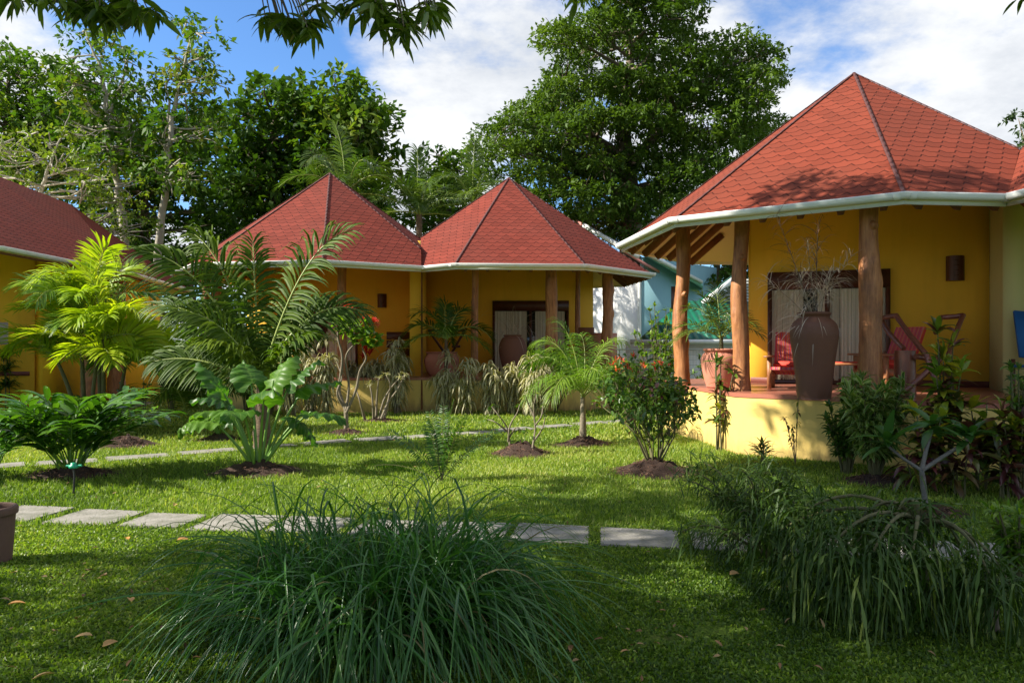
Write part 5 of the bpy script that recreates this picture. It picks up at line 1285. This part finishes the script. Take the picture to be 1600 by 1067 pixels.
# adirondack style chairs
redw = leafmat('striped woven cushion', [(.55, .06, .03), (.6, .2, .08)], 0, .8)
def stripemat():
    m, nt, out = newmat('red striped weave'); s = N(nt, 'ShaderNodeSeparateXYZ'); a = attr(nt, 'ac')
    w = math_(nt, 'SINE', math_(nt, 'MULTIPLY', a, 22.)); w2 = math_(nt, 'SINE', math_(nt, 'MULTIPLY', a, 57.))
    c = mixc(nt, math_(nt, 'GREATER_THAN', w, .1), (.55, .045, .03), (.62, .16, .05)); c = mixc(nt, math_(nt, 'GREATER_THAN', w2, .75), c, (.20, .12, .30))
    pbsdf(nt, out, c, .85); return m
STR = stripemat(); redc = paint('bright red cushion', (.62, .05, .03), .1)
M['chairwood'] = barkmat('chair timber', (.26, .10, .04), (.42, .18, .07), (5, 5, 5), .2, .5)
def chair(label, base, rot, s=1.0):
    root = thing('garden_chair', label, 'chair', base, 'striped wooden terrace chairs'); B = np.array(base); Rm = rz(rot)
    T = lambda v: B+Rm@(np.array(v, float)*s)
    for sx in (-.3, .3):
        for (y, h) in ((-.32, .55), (.22, .30)):
            mb = MB(); bar(mb, T((sx, y, 0)), T((sx, y, h)), .07*s, .05*s, up=tuple(Rm@np.array([0, 1, 0]))); mb.build('leg', M['chairwood'], root, smooth=False)
        mb = MB(); bar(mb, T((sx*1.1, -.42, .57)), T((sx*1.1, .38, .57)), .11*s, .03*s); mb.build('armrest', M['chairwood'], root, smooth=False)
        mb = MB(); bar(mb, T((sx*.9, -.36, .33)), T((sx*.9, .45, .2)), .03*s, .1*s); mb.build('side_rail', M['chairwood'], root, smooth=False)
    for (nm, a, b_, w, th, mt) in (('backrest', (0, .18, .25), (0, .52, 1.0), .56, .05, STR), ('seat', (0, -.36, .37), (0, .26, .28), .56, .05, STR)):
        mb = MB(); a = T(a); b_ = T(b_); d_ = nrm(b_-a); sd_ = Rm@np.array([1, 0, 0]); nn = np.cross(sd_, d_); V = []; AC = []
        for z in (-.5, .5):
            for i in range(2):
                for j in range(13):
                    u = -1+2*j/12; V.append((a if i == 0 else b_)+sd_*u*w*s/2+nn*z*th*s); AC.append(u)
        Fq = [[o+j, o+j+1, o+13+j+1, o+13+j] for o in (0, 26) for j in range(12)]+[[i*13+j, i*13+j+1, 26+i*13+j+1, 26+i*13+j] for i in range(2) for j in range(12)]+[[j, 13+j, 39+j, 26+j] for j in (0, 12)]
        mb.add(V, Fq, .5, 0, np.array(AC)); mb.build(nm, mt, root, smooth=False)
    mb = MB(); V = []
    bm = bmesh.new(); bmesh.ops.create_cube(bm, size=1)
    for v in bm.verts: v.co = Vector((v.co.x*.5, v.co.y*.46, v.co.z*.11))
    bmesh.ops.bevel(bm, geom=bm.edges[:], offset=.04, segments=3, affect='EDGES'); me = bpy.data.meshes.new('cushion'); bm.transform(Matrix.Scale(s, 4)); bm.to_mesh(me); bm.free(); me.materials.append(redc)
    for f in me.polygons: f.use_smooth = True
    o = bpy.data.objects.new('cushion', me); COL.objects.link(o); o.parent = root; c = Rm@np.array([0, -.06, .43])*s; o.location = tuple(c); o.rotation_euler = (0, 0, rot)
def onfloor(x, y):
    d = (H-TR)*F/(y-533.5); return np.array([(x-800)/F*d, d, TR])
p = np.array([(1233-800)/F*12.0, 12.0, TR]); chair('striped wooden chair left of the tall urn, by the curtain', p, rad(-25), .88)
p = np.array([(1385-800)/F*11.6, 11.6, TR]); chair('striped wooden chair right of the thick log post', p, rad(-70), .95)
# low table with red runner
p = np.array([(1322-800)/F*11.6, 11.6, TR]); root = thing('low_table', 'low wooden table with a red runner between the two terrace chairs', 'table', p)
mb = MB(); bar(mb, p+np.array([-.42, 0, .40]), p+np.array([.42, 0, .40]), .5, .035); mb.build('tabletop', M['chairwood'], root, smooth=False)
for sx in (-.35, .35):
    for sy in (-.18, .18):
        mb = MB(); bar(mb, p+np.array([sx*1.05, sy, 0]), p+np.array([sx*.8, sy, .385]), .05, .05); mb.build('leg', M['chairwood'], root, smooth=False)
mb = MB(); bar(mb, p+np.array([-.16, 0, .424]), p+np.array([.2, 0, .424]), .34, .012); tag(mb.build('table_runner', redc, org=p, smooth=False), 'bright red cloth runner lying on the low terrace table', 'cloth')
# log pedestal
p = np.array([(1414-800)/F*9.9, 9.9, TR]); lg = MB(); tube(lg, [p, p+np.array([0, 0, .3]), p+np.array([0, 0, .62])], [.135, .128, .125], 22, rough=.012)
M['maroonlog'] = barkmat('polished maroon log', (.12, .035, .02), (.26, .085, .045), (6, 6, .8), .3, .35)
tag(lg.build('log_pedestal', M['maroonlog'], org=p), 'polished maroon log pedestal right of the thick post', 'pedestal')
# driftwood lounger frame
p = np.array([(1440-800)/F*9.7, 9.7, TR]); Q = lambda x, y, d: px(x, y, d)
sticks('sling_chair', 'rustic branch sling chair frame leaning above the crotons', 'chair', p,
       [('leg', Q(1400, 493, 10.3), Q(1448, 555, 9.6)), ('leg', Q(1448, 555, 9.6), Q(1470, 608, 9.3)), ('leg', Q(1376, 498, 10.6), Q(1412, 545, 10.2)), ('rail', Q(1374, 499, 10.6), Q(1402, 493, 10.3)),
        ('leg', Q(1505, 492, 10.5), Q(1480, 560, 9.9)), ('leg', Q(1470, 496, 10.6), Q(1462, 520, 10.3)), ('rail', Q(1470, 496, 10.6), Q(1504, 493, 10.5)), ('stretcher', Q(1412, 612, 9.5), Q(1470, 560, 9.5)), ('stretcher', Q(1430, 557, 9.7), Q(1482, 557, 9.9))], 'maroonlog', .034)
# blue towel / chair at the right edge
M['blue'] = paint('blue canvas', (.01, .10, .30), .1)
p = px(1606, 555, 10.4); root = thing('canvas_chair', 'blue canvas chair cut off by the right edge', 'chair', (p[0], p[1], TR))
mb = MB(); bar(mb, px(1622, 560, 10.4), px(1612, 488, 10.6), .5, .04, up=(0, 1, 0)); mb.build('backrest', M['blue'], root, smooth=False)
for sx in (-.2, .2):
    mb = MB(); bar(mb, [p[0]+sx, p[1], TR], [p[0]+sx, p[1], TR+.5], .04, .04, up=(0, 1, 0)); mb.build('leg', M['darkwood'], root, smooth=False)
mb = MB(); bar(mb, [p[0], p[1]-.5, TR+.42], [p[0], p[1], TR+.4], .45, .04); mb.build('seat', M['blue'], root, smooth=False)
# clay pot at left foreground
b = at(-12, 878); pot_obj('clay_pot', 'weathered reddish brown clay pot cut by the left edge', 'pot', b, [(0, 0), (.11, 0), (.13, .02), (.145, .2), (.155, .36), (.17, .37), (.17, .42), (.14, .42), (.135, .3), (0, .28)], paint('old clay', (.15, .085, .06), .5, .85, .5, 3))
# wire fence behind the garden
froot = thing('wire_fence', 'dark wire fence between the middle bungalow and the white shed', 'fence', (*px(1020, 0, 19.5)[:2], 0))
for x in (968, 1012, 1060, 1106):
    p = px(x, 545, 19.5); mb = MB(); tube(mb, [[p[0], p[1], -.1], [p[0], p[1], 1.5]], .022, 7); mb.build('post', M['slat'], froot)
mb = MB(); pL = px(962, 546, 19.5); pR = px(1112, 546, 19.5)
for z in np.linspace(.1, 1.48, 12): tube(mb, [[pL[0], 19.5, z], [pR[0], 19.5, z]], .004, 4)
for x in np.linspace(pL[0], pR[0], 32): tube(mb, [[x, 19.5, .05], [x, 19.5, 1.48]], .003, 4)
tube(mb, [[pL[0], 19.5, 1.5], [pR[0], 19.5, 1.5]], .014, 6)
mb.build('mesh_panel', M['slat'], froot)
# fallen leaves
for i, (x, y, lb) in enumerate(((12, 953, 'orange fallen leaf near the left edge of the lawn'), (205, 948, 'brown fallen leaf lying on the bare lawn patch'), (145, 1002, 'tan fallen leaf in the shade at the bottom left'), (160, 1020, 'curled tan fallen leaf below the other tan one'), (85, 1062, 'pale fallen leaf at the bottom edge'),
        (200, 849, 'rust coloured fallen leaf below the near path'), (276, 850, 'orange fallen leaf at the edge of the sun patch'), (275, 792, 'small orange fallen leaf on the lawn above the near path'), (1140, 905, 'brown fallen leaf left of the weeping shrub'), (1485, 762, 'pale fallen blossom on the right lawn'))):
    b = at(x, y)+np.array([0, 0, .035]); mb = MB(); a = rng.uniform(0, 6.28); strips(mb, b[None], np.array([[math.cos(a), math.sin(a), .15]]), .10, .045, 5, .3, prof=P_LANCE, fold=.5, var=rng.random(1), tilt=.2)
    tag(mb.build('fallen_leaf', G['litter'], org=b), lb, 'leaf', 'fallen leaves on the lawn')

# ================================================================ overhanging mango tree (trunk stands left of the camera)
def mango():
    base = np.array([-5.2, -1.0, 0]); root = thing('mango_tree', 'big tree whose dark pointed leaves hang in along the top edge', 'tree', base)
    B = []; 
    def blob(x, y, z, r): B.append((x, y, z, r))
    for b_ in SHADE: blob(*b_)
    B = np.array(B); tb = MB(); top = np.array([-5.0, 0.5, 4.6]); tube(tb, catmull([base-np.array([0, 0, .2]), base+np.array([.1, .4, 2.2]), top], 8), np.linspace(.34, .22, 17), 14, rough=.04)
    tb.build('trunk', G['bark'], root); lb = MB(); cb = MB()
    for x, y, z, r in B:
        q = np.array([x, y, z]); m_ = (top+q)/2+np.array([0, 0, .7]); tube(lb, curve3(top, m_, q, 10), np.linspace(.10, .02, 10), 6)
    P = B[:, :3]; crown_leaves(cb, P, B[:, 3], .6, 58, .26, .26, 9, .0, 1.0, .35)
    # the low sprays that hang into view
    for (x, y, d, w, hh) in SPRAYS:
        q = px(x, y, d); up_ = np.array([q[0]-.5, q[1]-1.2, q[2]+1.2]); tube(lb, curve3(up_, (up_+q)/2+np.array([0, 0, .2]), q, 8), np.linspace(.014, .004, 8), 5)
        for k in range(int(w)):
            c = px(x+rng.normal()*hh, y-abs(rng.normal())*hh*.55, d+rng.normal()*.12); tube(lb, curve3(up_, (c+q)/2+np.array([0, 0, .15]), c, 6), np.linspace(.007, .003, 6), 4)
            n = 9; az = rng.random(n)*6.28; el = np.radians(rng.uniform(-55, 10, n)); D = np.stack([np.cos(el)*np.cos(az), np.cos(el)*np.sin(az), np.sin(el)], 1)
            strips(cb, c+rng.normal(size=(n, 3))*.015, D, rng.uniform(.09, .16, n), rng.uniform(.022, .034, n), 5, rng.uniform(.2, .8, n), prof=P_LANCE, fold=.3, tilt=.4)
    lb.build('limb', G['bark'], root); cb.build('crown', G['mango'], root, smooth=False)
SPRAYS = [(150, 28, 4.1, 16, 26), (85, 5, 4.0, 8, 26), (215, 20, 4.1, 12, 18), (440, 35, 4.0, 8, 18), (475, 45, 4.0, 7, 14), (510, 15, 4.0, 4, 10), (590, 25, 4.0, 8, 22), (640, 45, 4.0, 7, 14), (672, 20, 4.0, 8, 16), (575, 5, 4.1, 4, 12), (20, -8, 4.0, 4, 18), (905, -6, 4.0, 1, 3), (1600, 2, 4.0, 1, 3)]
SHADE = []
def shade_over(poly, h, sp, r, drop=.12):
    """crown blobs whose shade falls on the given patch of ground"""
    P = np.array(poly, float); k = (math.cos(SUN_EL)/math.sin(SUN_EL))
    for gx in np.arange(P[:, 0].min(), P[:, 0].max(), sp):
        for gy in np.arange(P[:, 1].min(), P[:, 1].max(), sp*.8):
            x, y = gx+rng.normal()*.2, gy+rng.normal()*.2
            if not in_poly(np.array([x]), np.array([y]), poly)[0] or rng.random() < drop: continue
            z = h+rng.normal()*.35; SHADE.append((x+k*z*math.cos(SUN_AZ), y+k*z*math.sin(SUN_AZ), z, r*rng.uniform(.8, 1.15)))
shade_over([(-5.5, 3.0), (-5.5, 4.4), (-3.4, 4.9), (-3, 6.0), (-1, 6.6), (0, 8.3), (1.5, 9.0), (5, 9.0), (9, 8.5), (9, 3.0)], 6.9, 1.35, 1.05, .10)
shade_over([(3.3, 8.2), (3.0, 9.4), (4.2, 9.9), (5.2, 10.4), (8.8, 10.7), (11, 8)], 8.2, 1.05, 1.0, .0)
shade_over([(3.9, 10.5), (4.1, 9.7), (5.5, 8.9), (8, 8.2), (9, 9.4), (6.0, 10.7)], 7.4, .8, .75, .0)
shade_over([(9.9, 8.2), (9.9, 9.6), (12, 10.2), (14.8, 10.3), (14.8, 8.0)], 9.3, 1.0, .9, .0)
mango()
# ================================================================ grass blades (nobody could count them)
WORN = [(*at(195, 935)[:2], .30), (*at(120, 905)[:2], .2), (*at(1030, 1000)[:2], .25), (*at(620, 690)[:2], .5), (*at(780, 690)[:2], .5), (*at(980, 690)[:2], .6), (*at(1110, 985)[:2], .35), (*at(450, 760)[:2], .25), (*at(880, 775)[:2], .3)]
def grass():
    mb = MB()
    def patch(n, d0, d1, hgt, w, pw=1.0):
        u = rng.random(n); d = (d0**(2-pw)+u*(d1**(2-pw)-d0**(2-pw)))**(1/(2-pw)) if pw != 2 else d0*(d1/d0)**u
        x = (rng.random(n)*2-1)*.72*d
        k = ~in_slab(x, d, .035)
        for (mx, my, r, ry) in MOUNDS: k &= ((x-mx)/(r*.92))**2+((d-my)/(ry*.92))**2 > rng.uniform(.45, 1.15, n)
        k &= ~in_poly(x, d, [(2.95, 14.8), (2.9, 13.6), (3.25, 11.0), (5.05, 9.55), (6.2, 8.85), (7.8, 8.15), (9.6, 7.2), (14, 8), (14, 18), (4, 18)])
        k &= ~in_poly(x, d, [(-8.3, 21.2), (-7.3, 19.15), (-4.9, 18.25), (-2.5, 18.65), (0, 18.4), (1.9, 18.85), (2.8, 19.9), (3, 26), (-8, 26)])
        for (wx, wy, wr) in WORN: k &= ((x-wx)/wr)**2+((d-wy)/(wr*.7))**2 > rng.uniform(.1, 1.2, n)**2
        # thin, worn spots
        s = np.sin(x*1.7+1)*np.cos(d*1.3+2)+np.sin(x*.6-d*.9); k &= rng.random(n) < np.clip(1.15-.25*s, .35, 1)
        x, d = x[k], d[k]; n = len(x); az = rng.random(n)*6.28; el = np.radians(rng.uniform(20, 85, n))
        D = np.stack([np.cos(el)*np.cos(az), np.cos(el)*np.sin(az), np.sin(el)], 1); P = np.stack([x, d, gz(x, d)-.004], 1)
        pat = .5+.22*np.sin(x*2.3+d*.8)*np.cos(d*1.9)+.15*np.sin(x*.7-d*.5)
        var = np.clip(pat*.6+rng.normal(size=n)*.2+np.interp(d, [5, 9, 14], [-.02, .2, .3]), 0, 1)  # near blades tinted darker, far ones paler: shade and sun put into colour
        L = hgt*rng.uniform(.5, 1.2, n); W = w*rng.uniform(.7, 1.3, n); S = flat_side(D, .8)
        if d0 < 7: 
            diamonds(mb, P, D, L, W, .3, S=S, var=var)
        else:
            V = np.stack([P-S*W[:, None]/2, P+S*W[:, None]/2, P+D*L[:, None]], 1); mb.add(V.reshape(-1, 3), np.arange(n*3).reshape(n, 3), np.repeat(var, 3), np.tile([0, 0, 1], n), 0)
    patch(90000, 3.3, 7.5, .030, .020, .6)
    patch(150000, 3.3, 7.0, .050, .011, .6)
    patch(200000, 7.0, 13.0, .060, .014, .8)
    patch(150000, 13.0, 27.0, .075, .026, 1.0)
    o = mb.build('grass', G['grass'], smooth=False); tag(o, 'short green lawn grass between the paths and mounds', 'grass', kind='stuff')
grass()
def litter():
    mb = MB(); n = 420; d = rng.uniform(3.4, 15, n)**1.0; x = (rng.random(n)*2-1)*.7*d; k = ~in_slab(x, d) | (rng.random(n) < .5)
    k &= ~in_poly(x, d, [(2.7, 14.8), (2.7, 13.6), (3.1, 11.0), (5.0, 9.4), (6.2, 8.7), (7.8, 8.0), (14, 6), (14, 18), (4, 18)]); x, d = x[k], d[k]
    for (wx, wy, wr) in WORN[:4]: x = np.r_[x, wx+rng.normal(size=14)*wr*.8]; d = np.r_[d, wy+rng.normal(size=14)*wr*.6]
    n = len(x); D = rdir(n); D[:, 2] = rng.normal(size=n)*.2; L = rng.uniform(.025, .07, n)
    strips(mb, np.stack([x, d, gz(x, d)+.035], 1), D, L, L*rng.uniform(.25, .5, n), 3, .4, prof=P_LANCE, fold=.4, tilt=.3)
    tag(mb.build('leaf_litter', G['dead'], smooth=False), 'tiny dry leaf litter scattered over the lawn', 'leaf litter', kind='stuff')
litter()
